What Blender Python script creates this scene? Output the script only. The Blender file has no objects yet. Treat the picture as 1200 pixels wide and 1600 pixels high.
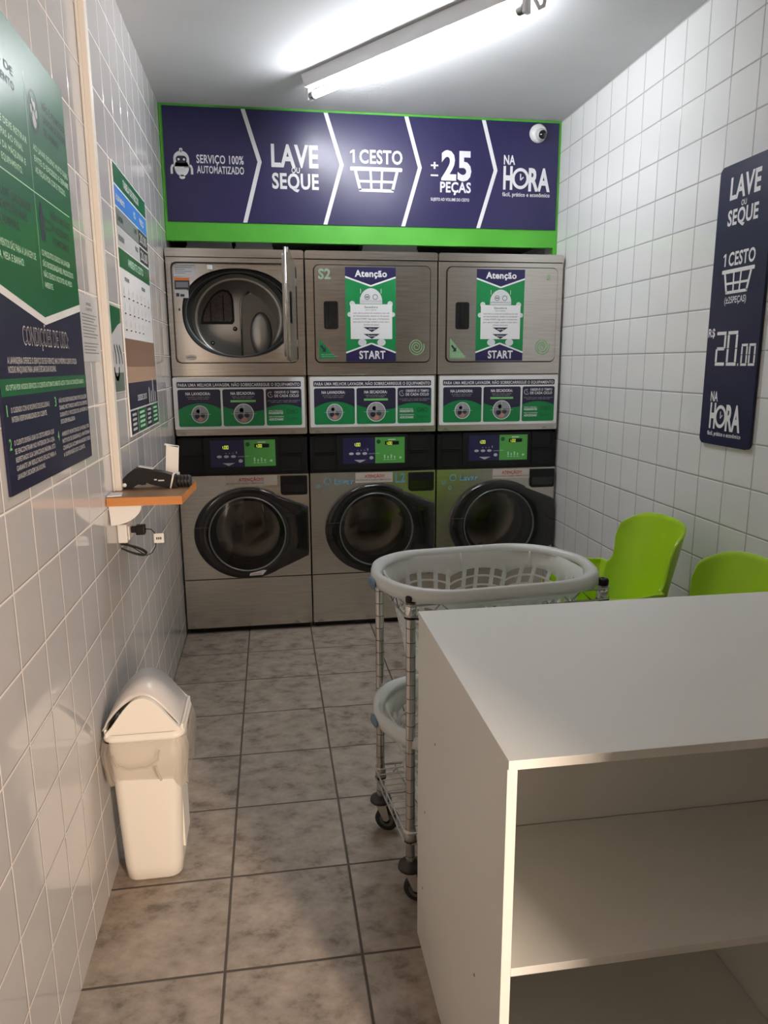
import bpy, math, random
from mathutils import Vector, Matrix
random.seed(7)
SC = bpy.context.scene
COL = SC.collection

# ---------------------------------------------------------------- camera
def make_camera():
    f, pitch, yaw, roll = 1136.3634, math.radians(11.5244), math.radians(8.748), math.radians(-0.2765)
    F = Vector((math.sin(yaw)*math.cos(pitch), math.cos(yaw)*math.cos(pitch), -math.sin(pitch)))
    R = Vector((math.cos(yaw), -math.sin(yaw), 0)); U = R.cross(F)
    R2 = math.cos(roll)*R + math.sin(roll)*U
    U2 = -math.sin(roll)*R + math.cos(roll)*U
    M = Matrix((R2, U2, -F)).transposed().to_4x4()
    M.translation = Vector((0.5772, -3.8518, 1.4365))
    cam = bpy.data.cameras.new('camera'); cam.lens = f/1600*36; cam.sensor_width = 36; cam.clip_start = .02
    o = bpy.data.objects.new('camera', cam); COL.objects.link(o); o.matrix_world = M
    SC.camera = o
make_camera()

# ---------------------------------------------------------------- world, lights, exposure
SC.view_settings.view_transform = 'Standard'; SC.view_settings.look = 'None'
SC.view_settings.gamma = 1; SC.view_settings.use_curve_mapping = False
SC.view_settings.exposure = 0.7
w = bpy.data.worlds.new('world'); SC.world = w; w.use_nodes = True
w.node_tree.nodes['Background'].inputs[0].default_value = (1.0, .86, .74, 1)
w.node_tree.nodes['Background'].inputs[1].default_value = 1.5
SC.cycles.max_bounces = 10; SC.cycles.diffuse_bounces = 6; SC.cycles.glossy_bounces = 6
SC.cycles.transparent_max_bounces = 16
SC.cycles.sample_clamp_indirect = 8
SC.cycles.use_denoising = True
def area(name, loc, direction, sx, sy, power, color):
    l = bpy.data.lights.new(name, 'AREA'); l.shape = 'RECTANGLE'; l.size = sx; l.size_y = sy
    l.energy = power; l.color = color
    o = bpy.data.objects.new(name, l); COL.objects.link(o); o.location = loc
    o.rotation_euler = Vector(direction).to_track_quat('-Z', 'Y').to_euler()
    return o
TUBE_E = 68.0
area('assumed_doorway_light', (1.90, -5.46, 1.40), (-.27, 1, -.06), .17, 1.8, 105, (1.0, .77, .60))  # added unseen light for assumed doorway daylight, kept narrow to shape the shadow edges

# ---------------------------------------------------------------- materials
MATS = {}
def mat(name, color, rough=.5, metal=0., spec=.5, coat=0., emit=None, estr=0., sss=0.):
    if name in MATS: return MATS[name]
    m = bpy.data.materials.new(name); m.use_nodes = True
    b = m.node_tree.nodes['Principled BSDF']
    b.inputs['Base Color'].default_value = (*color, 1)
    b.inputs['Roughness'].default_value = rough
    b.inputs['Metallic'].default_value = metal
    b.inputs['Specular IOR Level'].default_value = spec
    b.inputs['Coat Weight'].default_value = coat
    if emit:
        b.inputs['Emission Color'].default_value = (*emit, 1); b.inputs['Emission Strength'].default_value = estr
    MATS[name] = m
    return m
def noisy(name, c1, c2, scale, rough=.5, metal=0., stretch=(1,1,1), bump=0., detail=4, rr=None, spec=.5, lo=.3, hi=.7):
    m = mat(name, c1, rough, metal, spec)
    t = m.node_tree; N = t.nodes; L = t.links; b = N['Principled BSDF']
    g = N.new('ShaderNodeNewGeometry'); mp = N.new('ShaderNodeMapping'); mp.inputs['Scale'].default_value = stretch
    nz = N.new('ShaderNodeTexNoise'); nz.inputs['Scale'].default_value = scale; nz.inputs['Detail'].default_value = detail
    L.new(g.outputs['Position'], mp.inputs['Vector']); L.new(mp.outputs[0], nz.inputs['Vector'])
    r = N.new('ShaderNodeValToRGB'); r.color_ramp.elements[0].position = lo; r.color_ramp.elements[1].position = hi
    r.color_ramp.elements[0].color = (*c1, 1); r.color_ramp.elements[1].color = (*c2, 1)
    L.new(nz.outputs['Fac'], r.inputs['Fac']); L.new(r.outputs['Color'], b.inputs['Base Color'])
    if bump:
        bp = N.new('ShaderNodeBump'); bp.inputs['Strength'].default_value = bump; bp.inputs['Distance'].default_value = .002
        L.new(nz.outputs['Fac'], bp.inputs['Height']); L.new(bp.outputs['Normal'], b.inputs['Normal'])
    if rr:
        mr = N.new('ShaderNodeMapRange'); mr.inputs['To Min'].default_value = rr[0]; mr.inputs['To Max'].default_value = rr[1]
        L.new(nz.outputs['Fac'], mr.inputs['Value']); L.new(mr.outputs['Result'], b.inputs['Roughness'])
    return m

def tile_mat(name, ua, u0, up, va, v0, vp, gw, tile, grout, rough, wave, grout_rough=.8, bumpd=.0015, stone=None):
    m = mat(name, tile, rough)
    t = m.node_tree; N = t.nodes; L = t.links; b = N['Principled BSDF']
    g = N.new('ShaderNodeNewGeometry'); s = N.new('ShaderNodeSeparateXYZ'); L.new(g.outputs['Position'], s.inputs[0])
    def math_(op, a, c, clamp=False):
        n = N.new('ShaderNodeMath'); n.operation = op; n.use_clamp = clamp
        for i, v in enumerate((a, c)):
            if v is None: continue
            if isinstance(v, (int, float)): n.inputs[i].default_value = v
            else: L.new(v, n.inputs[i])
        return n.outputs[0]
    ds = []; ids = []
    for ax, o, p in ((ua, u0, up), (va, v0, vp)):
        u = math_('DIVIDE', math_('SUBTRACT', s.outputs[ax], o), p)
        fr = math_('FRACT', u, None); ids.append(math_('FLOOR', u, None))
        d = math_('MULTIPLY', math_('SUBTRACT', .5, math_('ABSOLUTE', math_('SUBTRACT', fr, .5), None)), p)
        ds.append(d)
    dmin = math_('MINIMUM', ds[0], ds[1])
    mr = N.new('ShaderNodeMapRange'); mr.interpolation_type = 'SMOOTHSTEP'
    mr.inputs['From Min'].default_value = gw*.35; mr.inputs['From Max'].default_value = gw*.75
    L.new(dmin, mr.inputs['Value']); k = mr.outputs['Result']     # 0 grout, 1 tile
    mix = N.new('ShaderNodeMix'); mix.data_type = 'RGBA'
    mix.inputs['A'].default_value = (*grout, 1); mix.inputs['B'].default_value = (*tile, 1)
    L.new(k, mix.inputs['Factor'])
    cmb = N.new('ShaderNodeCombineXYZ'); L.new(ids[0], cmb.inputs[0]); L.new(ids[1], cmb.inputs[1])
    wn = N.new('ShaderNodeTexWhiteNoise'); L.new(cmb.outputs[0], wn.inputs['Vector'])
    if stone:
        nz = N.new('ShaderNodeTexNoise'); nz.inputs['Scale'].default_value = 13; nz.inputs['Detail'].default_value = 9; nz.inputs['Roughness'].default_value = .68
        mp = N.new('ShaderNodeMapping'); mp.inputs['Rotation'].default_value = (0, 0, .5); mp.inputs['Scale'].default_value = (1, 1.35, 1)
        ad = N.new('ShaderNodeVectorMath'); ad.operation = 'MULTIPLY_ADD'
        ad.inputs[1].default_value = (3, 3, 3); L.new(wn.outputs['Color'], ad.inputs[0]); L.new(g.outputs['Position'], ad.inputs[2])
        L.new(ad.outputs[0], mp.inputs['Vector']); L.new(mp.outputs[0], nz.inputs['Vector'])
        r = N.new('ShaderNodeValToRGB'); r.color_ramp.elements[0].position = .33; r.color_ramp.elements[1].position = .66
        r.color_ramp.elements[0].color = (*stone[0], 1); r.color_ramp.elements[1].color = (*stone[1], 1)
        e = r.color_ramp.elements.new(.47); e.color = (*stone[2], 1)
        L.new(nz.outputs['Fac'], r.inputs['Fac']); L.new(r.outputs['Color'], mix.inputs['B'])
    L.new(mix.outputs['Result'], b.inputs['Base Color'])
    rm = N.new('ShaderNodeMapRange'); rm.inputs['To Min'].default_value = grout_rough; rm.inputs['To Max'].default_value = rough
    L.new(k, rm.inputs['Value']); L.new(rm.outputs['Result'], b.inputs['Roughness'])
    # per tile lean, as hand laid tiles have, and a soft cushion edge
    ed = N.new('ShaderNodeMapRange'); ed.interpolation_type = 'SMOOTHSTEP'
    ed.inputs['From Min'].default_value = gw*.3; ed.inputs['From Max'].default_value = gw*.3+.004
    L.new(dmin, ed.inputs['Value'])
    bp = N.new('ShaderNodeBump'); bp.inputs['Strength'].default_value = 1; bp.inputs['Distance'].default_value = bumpd
    if stone:
        sm = math_('ADD', ed.outputs['Result'], math_('MULTIPLY', nz.outputs['Fac'], 1.2)); L.new(sm, bp.inputs['Height'])
    else:
        L.new(ed.outputs['Result'], bp.inputs['Height'])
    if wave:
        sb = N.new('ShaderNodeVectorMath'); sb.operation = 'SUBTRACT'; sb.inputs[1].default_value = (.5, .5, .5); L.new(wn.outputs['Color'], sb.inputs[0])
        sc_ = N.new('ShaderNodeVectorMath'); sc_.operation = 'SCALE'; sc_.inputs['Scale'].default_value = wave; L.new(sb.outputs[0], sc_.inputs[0])
        a2 = N.new('ShaderNodeVectorMath'); a2.operation = 'ADD'; L.new(sc_.outputs[0], a2.inputs[0]); L.new(g.outputs['Normal'], a2.inputs[1])
        nn = N.new('ShaderNodeVectorMath'); nn.operation = 'NORMALIZE'; L.new(a2.outputs[0], nn.inputs[0])
        L.new(nn.outputs[0], bp.inputs['Normal'])
    L.new(bp.outputs['Normal'], b.inputs['Normal'])
    return m

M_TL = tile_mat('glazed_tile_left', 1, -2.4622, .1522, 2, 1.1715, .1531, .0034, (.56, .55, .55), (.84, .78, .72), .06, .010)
M_TR = tile_mat('glazed_tile_right', 1, -1.5153, .1531, 2, 2.5342, .1517, .0034, (.74, .745, .73), (.34, .335, .33), .09, .012)
M_FL = tile_mat('stone_floor_tile', 0, .4205, .3349, 1, -.3012, .3349, .006, (.3, .25, .2), (.085, .07, .058), .5, .004, .8, .0012,
                ((.15, .118, .09), (.42, .355, .29), (.31, .258, .205)))
M_CEIL = noisy('ceiling_paint', (.62, .63, .64), (.66, .67, .68), 3, .8)
M_STEEL = noisy('brushed_steel', (.62, .585, .535), (.73, .70, .65), 6, .25, 1.0, (1.0, 1.0, 22), 0.03, 5, (.17, .30))
M_STEEL2 = mat('plain_steel', (.5, .5, .49), .25, 1.0)
M_CHROME = mat('chrome', (.72, .72, .71), .12, 1.0)
M_POST = mat('post_chrome', (.55, .54, .52), .18, 1.0)
M_POSTG = mat('post_groove', (.12, .12, .12), .5, .5)
M_DSTEEL = mat('drum_steel', (.5, .48, .45), .38, 1.0)
M_ZINC = noisy('galvanised', (.52, .51, .49), (.62, .6, .57), 8, .38, .9, (1, 1, 1), 0, 3)
M_GREYRING = mat('grey_ring', (.16, .18, .17), .35, .6)
M_BLACK = mat('black_plastic', (.007, .007, .008), .42, spec=.35)
M_BLACK2 = mat('black_panel', (.010, .010, .011), .5, spec=.3)
M_GLOSSB = mat('gloss_black', (.008, .008, .009), .12, coat=.5)
M_RUBBER = mat('rubber', (.02, .02, .02), .7)
M_NAVY = mat('navy_vinyl', (.021, .018, .078), .32)
M_NAVY2 = mat('navy_print', (.022, .02, .05), .38)
M_NAVYR = mat('navy_board', (.011, .012, .046), .35)
M_WHITE = mat('white_print', (.80, .80, .80), .4)
M_GREEN = mat('green_print', (.006, .22, .06), .38)
M_DGREEN = mat('dark_green_print', (.010, .13, .045), .3)
M_LGREEN = mat('light_green_print', (.20, .58, .20), .4)
M_TGREEN = mat('pale_green_print', (.50, .78, .56), .4)
M_SGREEN = mat('soft_green_sticker', (.22, .42, .20), .5)
M_PAINTG = noisy('green_paint', (.065, .36, .025), (.085, .42, .035), 5, .45)
M_BLUE = mat('blue_print', (.04, .2, .62), .4)
M_SKYB = mat('pale_blue_sticker', (.12, .36, .52), .5)
M_GREY = mat('grey_print', (.2, .21, .22), .4)
M_LGREY = mat('light_grey_print', (.55, .55, .56), .4)
M_DARKT = mat('dark_print', (.03, .035, .04), .5)
M_RED = mat('red_print', (.45, .02, .03), .5)
M_ORANGE = mat('orange_print', (.7, .18, .04), .5)
M_LABEL = mat('label_paper', (.62, .56, .5), .5)
M_DISP = mat('display_digits', (.6, .7, .05), .5, emit=(.75, .85, .08), estr=.55)
M_PAPERW = mat('white_plastic', (.78, .78, .76), .4)
M_CREAM = mat('cream_plastic', (.82, .79, .72), .35)
M_FLAP = mat('grey_flap_plastic', (.62, .59, .56), .25)
M_WOODT = noisy('wood_top', (.22, .13, .07), (.33, .2, .11), 14, .4, 0, (1, .12, 1), 0, 6)
M_WOODE = noisy('wood_edge', (.50, .19, .05), (.60, .25, .075), 10, .45, 0, (.3, 1, 4), 0, 4)
M_MDF = noisy('white_melamine', (.755, .76, .72), (.785, .79, .75), 2, .38)
M_GCHAIR = mat('lime_plastic', (.36, .60, .010), .32)
M_BGREY = mat('blue_grey_grip', (.12, .2, .27), .5)
M_GLOW = mat('fluorescent_tube', (1, 1, 1), .5, emit=(.93, .95, 1.0), estr=TUBE_E)
M_LAMPW = mat('lamp_enamel', (.86, .86, .88), .35)
M_TRUNK = mat('trunking_paint', (.70, .67, .62), .45)
M_BUMP = mat('bumper_rubber', (.03, .027, .024), .45)
M_SKIN = mat('pink_print', (.5, .25, .18), .5)
M_WALLP = mat('back_paint', (.25, .25, .24), .8)
M_FRONT = mat('shop_front_paint', (.26, .24, .22), .7)

def thin_glass(name, tint, refl=1.0, rough=.03):
    m = bpy.data.materials.new(name); m.use_nodes = True
    N = m.node_tree.nodes; L = m.node_tree.links; N.remove(N['Principled BSDF'])
    tr = N.new('ShaderNodeBsdfTransparent'); tr.inputs[0].default_value = (*tint, 1)
    gl = N.new('ShaderNodeBsdfGlossy'); gl.inputs['Roughness'].default_value = rough
    fr = N.new('ShaderNodeFresnel'); fr.inputs[0].default_value = 1.5
    mu = N.new('ShaderNodeMath'); mu.operation = 'MULTIPLY'; mu.inputs[1].default_value = refl; L.new(fr.outputs[0], mu.inputs[0])
    mx = N.new('ShaderNodeMixShader'); L.new(mu.outputs[0], mx.inputs[0]); L.new(tr.outputs[0], mx.inputs[1]); L.new(gl.outputs[0], mx.inputs[2])
    L.new(mx.outputs[0], N['Material Output'].inputs[0])
    return m
M_GLASS = thin_glass('washer_glass', (.55, .52, .5), 1.6)
M_PANE = thin_glass('door_glass', (.95, .95, .95))
def translucent(name, color, alpha, rough=.3, trans=.35):
    m = bpy.data.materials.new(name); m.use_nodes = True
    N = m.node_tree.nodes; L = m.node_tree.links; b = N['Principled BSDF']
    b.inputs['Base Color'].default_value = (*color, 1); b.inputs['Roughness'].default_value = rough
    tl = N.new('ShaderNodeBsdfTranslucent'); tl.inputs[0].default_value = (*color, 1)
    m1 = N.new('ShaderNodeMixShader'); m1.inputs[0].default_value = trans
    L.new(b.outputs[0], m1.inputs[1]); L.new(tl.outputs[0], m1.inputs[2])
    tp = N.new('ShaderNodeBsdfTransparent'); m2 = N.new('ShaderNodeMixShader'); m2.inputs[0].default_value = alpha
    L.new(tp.outputs[0], m2.inputs[1]); L.new(m1.outputs[0], m2.inputs[2]); L.new(m2.outputs[0], N['Material Output'].inputs[0])
    return m
M_BASKET = translucent('milky_plastic', (.86, .88, .87), .93)
M_BAG = translucent('clear_bag', (.68, .62, .54), .42, .22, .3)

# ---------------------------------------------------------------- mesh builder
class MB:
    def __init__(s): s.v = []; s.f = []; s.m = []; s.sm = []; s.mats = []
    def mi(s, m):
        if m not in s.mats: s.mats.append(m)
        return s.mats.index(m)
    def add(s, vs, fs, m, smooth=False):
        o = len(s.v); s.v += [tuple(p) for p in vs]; k = s.mi(m)
        for f in fs: s.f.append([i+o for i in f]); s.m.append(k); s.sm.append(smooth)
        return s
    def box(s, x0, x1, y0, y1, z0, z1, m):
        v = [(x, y, z) for x in (x0, x1) for y in (y0, y1) for z in (z0, z1)]
        return s.add(v, [(0,1,3,2), (4,6,7,5), (0,4,5,1), (2,3,7,6), (0,2,6,4), (1,5,7,3)], m)
    def obox(s, c, ux, uy, uz, hx, hy, hz, m):
        c, ux, uy, uz = map(Vector, (c, ux, uy, uz)); v = []
        for a in (-1, 1):
            for b in (-1, 1):
                for d in (-1, 1): v.append(c+ux*a*hx+uy*b*hy+uz*d*hz)
        return s.add(v, [(0,1,3,2), (4,6,7,5), (0,4,5,1), (2,3,7,6), (0,2,6,4), (1,5,7,3)], m)
    def prism(s, pts, fn, d0, d1, m, smooth_side=False, mside=None):
        """pts: 2D outline; fn(a, b, d) -> 3D"""
        n = len(pts); A = [fn(a, b, d0) for a, b in pts]; B = [fn(a, b, d1) for a, b in pts]
        s.add(A+B, [list(range(n)), list(range(2*n-1, n-1, -1))], m)
        s.add(A+B, [(i, (i+1) % n, n+(i+1) % n, n+i) for i in range(n)], mside or m, smooth_side)
        return s
    def ringplate(s, outer, inner, fn, d0, d1, m, mi_=None):
        n = len(outer)
        O0 = [fn(a, b, d0) for a, b in outer]; I0 = [fn(a, b, d0) for a, b in inner]
        O1 = [fn(a, b, d1) for a, b in outer]; I1 = [fn(a, b, d1) for a, b in inner]
        q = [(i, (i+1) % n) for i in range(n)]
        s.add(O0+I0, [(i, j, n+j, n+i) for i, j in q], m)
        s.add(O1+I1, [(i, j, n+j, n+i) for i, j in q], m)
        s.add(O0+O1, [(i, j, n+j, n+i) for i, j in q], m)
        s.add(I0+I1, [(i, j, n+j, n+i) for i, j in q], mi_ or m, True)
        return s
    def loft(s, loops, m, smooth=True, close=True, caps=(False, False), skip=None):
        n = len(loops[0]); v = [p for l in loops for p in l]; fs = []
        for k in range(len(loops)-1):
            for i in range(n if close else n-1):
                if skip and skip(k, i): continue
                j = (i+1) % n
                fs.append((k*n+i, k*n+j, (k+1)*n+j, (k+1)*n+i))
        if caps[0]: fs.append(list(range(n-1, -1, -1)))
        if caps[1]: fs.append([(len(loops)-1)*n+i for i in range(n)])
        return s.add(v, fs, m, smooth)
    def lathe(s, prof, m, c=(0,0,0), axis='z', n=32, sx=1, sz=1, caps=(False, False)):
        loops = []
        for r, h in prof:
            l = []
            for i in range(n):
                t = 2*math.pi*i/n; a, b = r*math.cos(t)*sx, r*math.sin(t)*sz
                if axis == 'z': p = (c[0]+a, c[1]+b, c[2]+h)
                elif axis == 'y': p = (c[0]+a, c[1]+h, c[2]+b)
                else: p = (c[0]+h, c[1]+a, c[2]+b)
                l.append(p)
            loops.append(l)
        return s.loft(loops, m, caps=caps)
    def cyl(s, p0, p1, r, m, n=12, r1=None, caps=True):
        return s.tube([p0, p1], r, m, n, r1, caps)
    def tube(s, pts, r, m, n=8, r1=None, caps=True, closed=False):
        P = [Vector(p) for p in pts]; loops = []; K = len(P); prev = None
        for k in range(K):
            if closed: d = (P[(k+1) % K]-P[k-1]).normalized()
            elif k == 0: d = (P[1]-P[0]).normalized()
            elif k == K-1: d = (P[-1]-P[-2]).normalized()
            else: d = ((P[k+1]-P[k]).normalized()+(P[k]-P[k-1]).normalized()).normalized()
            if prev is None:
                up = Vector((0, 0, 1)) if abs(d.z) < .9 else Vector((1, 0, 0))
                a = d.cross(up).normalized()
            else:
                a = (prev-d*prev.dot(d)).normalized()
            prev = a; b = d.cross(a)
            rr = r if r1 is None else r+(r1-r)*k/(K-1)
            loops.append([P[k]+a*rr*math.cos(2*math.pi*i/n)+b*rr*math.sin(2*math.pi*i/n) for i in range(n)])
        if closed: loops.append(loops[0])
        return s.loft(loops, m, caps=(caps and not closed, caps and not closed))
    def build(s, name, parent=None, bevel=0, seg=2, solid=0, subsurf=0):
        me = bpy.data.meshes.new(name)
        me.from_pydata(s.v, [], s.f); 
        for m in s.mats: me.materials.append(m)
        me.polygons.foreach_set('material_index', s.m); me.polygons.foreach_set('use_smooth', s.sm)
        me.update()
        o = bpy.data.objects.new(name, me); COL.objects.link(o)
        if parent: o.parent = parent
        if bevel:
            b = o.modifiers.new('bevel', 'BEVEL'); b.width = bevel; b.segments = seg; b.limit_method = 'ANGLE'; b.angle_limit = .6
            b.harden_normals = False
        if subsurf:
            b = o.modifiers.new('sub', 'SUBSURF'); b.levels = b.render_levels = subsurf
        if solid:
            b = o.modifiers.new('solid', 'SOLIDIFY'); b.thickness = solid; b.offset = 0
        return o

def thing(name, label, cat, loc=(0,0,0), rz=0, group=None):
    o = bpy.data.objects.new(name, None); COL.objects.link(o); o.empty_display_size = .05
    o.location = loc; o.rotation_euler = (0, 0, rz); o['label'] = label; o['category'] = cat
    if group: o['group'] = group
    return o
def tag(o, label, cat, group=None, kind=None):
    o['label'] = label; o['category'] = cat
    if group: o['group'] = group
    if kind: o['kind'] = kind
    return o
def struct(o, label=None, cat=None):
    o['kind'] = 'structure'
    if label: o['label'] = label
    if cat: o['category'] = cat
    return o

def rrect(x0, x1, z0, z1, r, n=6):
    if isinstance(r, (int, float)): r = (r, r, r, r)      # bl, br, tr, tl
    out = []
    for (cx, cz, a0, rr) in ((x0+r[0], z0+r[0], 180, r[0]), (x1-r[1], z0+r[1], 270, r[1]), (x1-r[2], z1-r[2], 0, r[2]), (x0+r[3], z1-r[3], 90, r[3])):
        if rr <= 1e-6: out.append((cx, cz)); continue
        for i in range(n+1):
            a = math.radians(a0+90*i/n); out.append((cx+rr*math.cos(a), cz+rr*math.sin(a)))
    return out
def radial(fn, c, n=72):
    """sample an outline given by a polar radius function"""
    return [(c[0]+fn(2*math.pi*i/n)*math.cos(2*math.pi*i/n), c[1]+fn(2*math.pi*i/n)*math.sin(2*math.pi*i/n)) for i in range(n)]
def rect_radial(x0, x1, z0, z1, c, n=72):
    def f(t):
        ct, st = math.cos(t), math.sin(t); k = []
        if ct > 1e-9: k.append((x1-c[0])/ct)
        if ct < -1e-9: k.append((x0-c[0])/ct)
        if st > 1e-9: k.append((z1-c[1])/st)
        if st < -1e-9: k.append((z0-c[1])/st)
        return min(k)
    P = radial(f, c, n)
    for cx, cz in ((x0, z0), (x1, z0), (x1, z1), (x0, z1)):       # snap the nearest sample onto each corner
        i = min(range(n), key=lambda q: (P[q][0]-cx)**2+(P[q][1]-cz)**2); P[i] = (cx, cz)
    return P

# ---------------------------------------------------------------- flat prints and lettering
TXT = {}
def glyphs(s, bold=0.0):
    key = (s, bold)
    if key in TXT: return TXT[key]
    cu = bpy.data.curves.new('t', 'FONT'); cu.body = s; cu.offset = bold; cu.resolution_u = 3; cu.size = 1; cu.space_character = 1.06
    o = bpy.data.objects.new('t', cu); COL.objects.link(o)
    dg = bpy.context.evaluated_depsgraph_get(); dg.update()
    me = bpy.data.meshes.new_from_object(o.evaluated_get(dg))
    v = [(p.co.x, p.co.y) for p in me.vertices]; f = [list(p.vertices) for p in me.polygons]
    bpy.data.objects.remove(o); bpy.data.curves.remove(cu); bpy.data.meshes.remove(me)
    TXT[key] = (v, f); return TXT[key]
def cap_height():
    v, _ = glyphs('H'); return max(p[1] for p in v)
CAP = cap_height()

class Flat:
    """print on a plane: fn(a, b, d) -> 3D, d is height above the surface"""
    def __init__(s, fn, base=.0012): s.fn = fn; s.mb = MB(); s.l = 0; s.base = base; s.step = .0003
    def lay(s, k): s.l = k; return s
    def d(s): return s.base+s.step*s.l
    def poly(s, pts, m): s.mb.add([s.fn(a, b, s.d()) for a, b in pts], [list(range(len(pts)))], m); return s
    def rect(s, a0, a1, b0, b1, m): return s.poly([(a0, b0), (a1, b0), (a1, b1), (a0, b1)], m)
    def rr(s, a0, a1, b0, b1, r, m): return s.poly(rrect(a0, a1, b0, b1, r), m)
    def disc(s, a, b, r, m, ry=None, n=28): ry = ry or r; return s.poly([(a+r*math.cos(2*math.pi*i/n), b+ry*math.sin(2*math.pi*i/n)) for i in range(n)], m)
    def ring(s, a, b, r0, r1, m, t0=0, t1=360, n=32, k=1.0):
        P = []; 
        for i in range(n+1):
            t = math.radians(t0+(t1-t0)*i/n); P.append((t, ))
        v = [s.fn(a+r0*math.cos(t[0]), b+r0*k*math.sin(t[0]), s.d()) for t in P]+[s.fn(a+r1*math.cos(t[0]), b+r1*k*math.sin(t[0]), s.d()) for t in P]
        s.mb.add(v, [(i, i+1, n+2+i, n+1+i) for i in range(n)], m); return s
    def line(s, pts, w, m):
        for (a0, b0), (a1, b1) in zip(pts, pts[1:]):
            dx, dy = a1-a0, b1-b0; L = math.hypot(dx, dy) or 1; nx, ny = -dy/L*w/2, dx/L*w/2
            s.poly([(a0+nx, b0+ny), (a1+nx, b1+ny), (a1-nx, b1-ny), (a0-nx, b0-ny)], m)
        return s
    def text(s, t, a0, a1, b0, b1, m, bold=.02):
        """lettering fitted between a0..a1, baseline b0, capital height up to b1"""
        v, f = glyphs(t, bold)
        if not v: return s
        x0 = min(p[0] for p in v); x1 = max(p[0] for p in v)
        cx = (a1-a0)/(x1-x0); cz = (b1-b0)/CAP
        s.mb.add([s.fn(a0+(x-x0)*cx, b0+y*cz, s.d()) for x, y in v], f, m); return s
    def build(s, name, parent): return s.mb.build(name, parent)
    def out(s, name, parent):
        o = s.mb.build(name, parent); s.mb = MB(); return o

# ================================================================ the room
XL, XR, YB, H = .0906, 2.155, .85, 2.689
YF = -5.3
def quad(name, vs, m): return MB().add(vs, [(0, 1, 2, 3)], m).build(name)
o = MB().box(-.3, 2.6, YF-1.2, YB+.1, -.08, 0, M_FL).build('floor'); struct(o)
o = MB().box(-.3, 2.6, YF-.1, YB+.1, H, H+.08, M_CEIL).build('ceiling'); struct(o)
# the left wall leans in plan by a fraction of a degree, as measured against the machines
o = MB().add([(XL-.008, YB, 0), (XL-.006, 0, 0), (XL, -1.2, 0), (XL, YF, 0), (XL-.008, YB, H), (XL-.006, 0, H), (XL, -1.2, H), (XL, YF, H),
              (XL-.1, YB, 0), (XL-.1, YF, 0), (XL-.1, YB, H), (XL-.1, YF, H)],
             [(1,0,4,5), (2,1,5,6), (3,2,6,7), (8,9,11,10), (3,7,11,9), (0,8,10,4)], M_TL).build('wall_left'); struct(o)
o = MB().box(XR, XR+.1, YF, YB, 0, H, M_TR).build('wall_right'); struct(o)
o = MB().box(XL-.1, XR+.1, YB, YB+.1, 0, H, M_WALLP).build('wall_back'); struct(o)
# shop front behind the camera, with an assumed glazed doorway added for the warm light
mb = MB()
DX0, DX1, DZ = 1.60, 2.00, 2.35
mb.box(XL-.1, DX0, YF-.1, YF, 0, H, M_FRONT).box(DX1, XR+.1, YF-.1, YF, 0, H, M_FRONT).box(DX0, DX1, YF-.1, YF, DZ, H, M_FRONT)
struct(mb.build('wall_front'))
# added unseen wall stub behind the camera, keeps the assumed daylight off the right side
struct(MB().box(1.385, XR, -4.02, -3.95, 0, H, M_FRONT).build('wall_light_blocker'))
t = thing('assumed_door', 'assumed glazed shop entrance door behind the viewer', 'door', ((DX0+DX1)/2, YF-.05, 0)); t['kind'] = 'structure'  # unseen door, assumed and added where the warm light comes in
mb = MB(); a, b = (DX1-DX0)/2, DZ
mb.box(-a, -a+.04, -.02, .02, 0, b, M_STEEL2).box(a-.04, a, -.02, .02, 0, b, M_STEEL2).box(-a+.04, a-.04, -.02, .02, b-.04, b, M_STEEL2).box(-a+.04, a-.04, -.02, .02, 0, .06, M_STEEL2)
mb.build('door_frame', t)
MB().box(-a+.04, a-.04, -.003, .003, .06, b-.04, M_PANE).build('pane', t)

# green bulkhead over the machines
YBK = .14
mb = MB()
mb.box(XL-.004, XR-.002, YBK, YBK+.03, 2.052, H-.001, M_PAINTG)
mb.box(XR-.022, XR-.002, YBK, YBK+.03, 1.997, 2.052, M_PAINTG)
mb.box(XL-.004, XR-.002, YBK+.03, YB-.002, 2.10, 2.12, M_WALLP)
struct(mb.build('trim_1'))
# white plastered cable trunking down the left wall
o = MB().box(XL+.0005, XL+.024, -1.545, -1.513, 1.056, H-.002, M_TRUNK)
o.box(XL+.0005, XL+.008, -1.556, -1.502, 1.056, H-.002, M_TRUNK)
o = o.build('cable_trunking', bevel=.002); tag(o, 'cream cable trunking running down the left tiled wall to the wooden shelf', 'cable cover')

# ================================================================ ceiling lamp
A = Vector((.812, -.285, 2.615)); B = Vector((1.468, -1.192, 2.615)); D = (B-A).normalized(); S = Vector((D.y, -D.x, 0))
t = thing('fluorescent_lamp', 'lit white fluorescent tube lamp fixed diagonally on the ceiling', 'ceiling lamp', (0, 0, 0))
mb = MB(); c = (A+B)/2
side = -S if S.x > 0 else S
L_ = (B-A).length/2
def chan(u, s_, z): return c+D*u+side*s_+Vector((0, 0, z-2.615))
mb.prism([(-.02, 2.688), (0, 2.640), (.04, 2.640), (.06, 2.688)], lambda a, b, d: chan(d, a, b), -L_-.005, L_+.02, M_LAMPW)
mb.build('channel', t, bevel=.003)
MB().tube([A+D*.015, B-D*.015], .0155, M_GLOW, 16).build('tube', t)
for p, sgn in ((A, 1), (B, -1)):
    mb = MB(); mb.tube([p+D*sgn*.016, p-D*sgn*.012], .0165, M_STEEL2, 16)
    mb.obox(p-D*sgn*.02+Vector((0, 0, .012)), D, S, (0, 0, 1), .008, .015, .030, M_LAMPW)
    mb.build('lamp_holder', t, bevel=.002)
mb = MB(); q = B+D*.03
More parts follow.
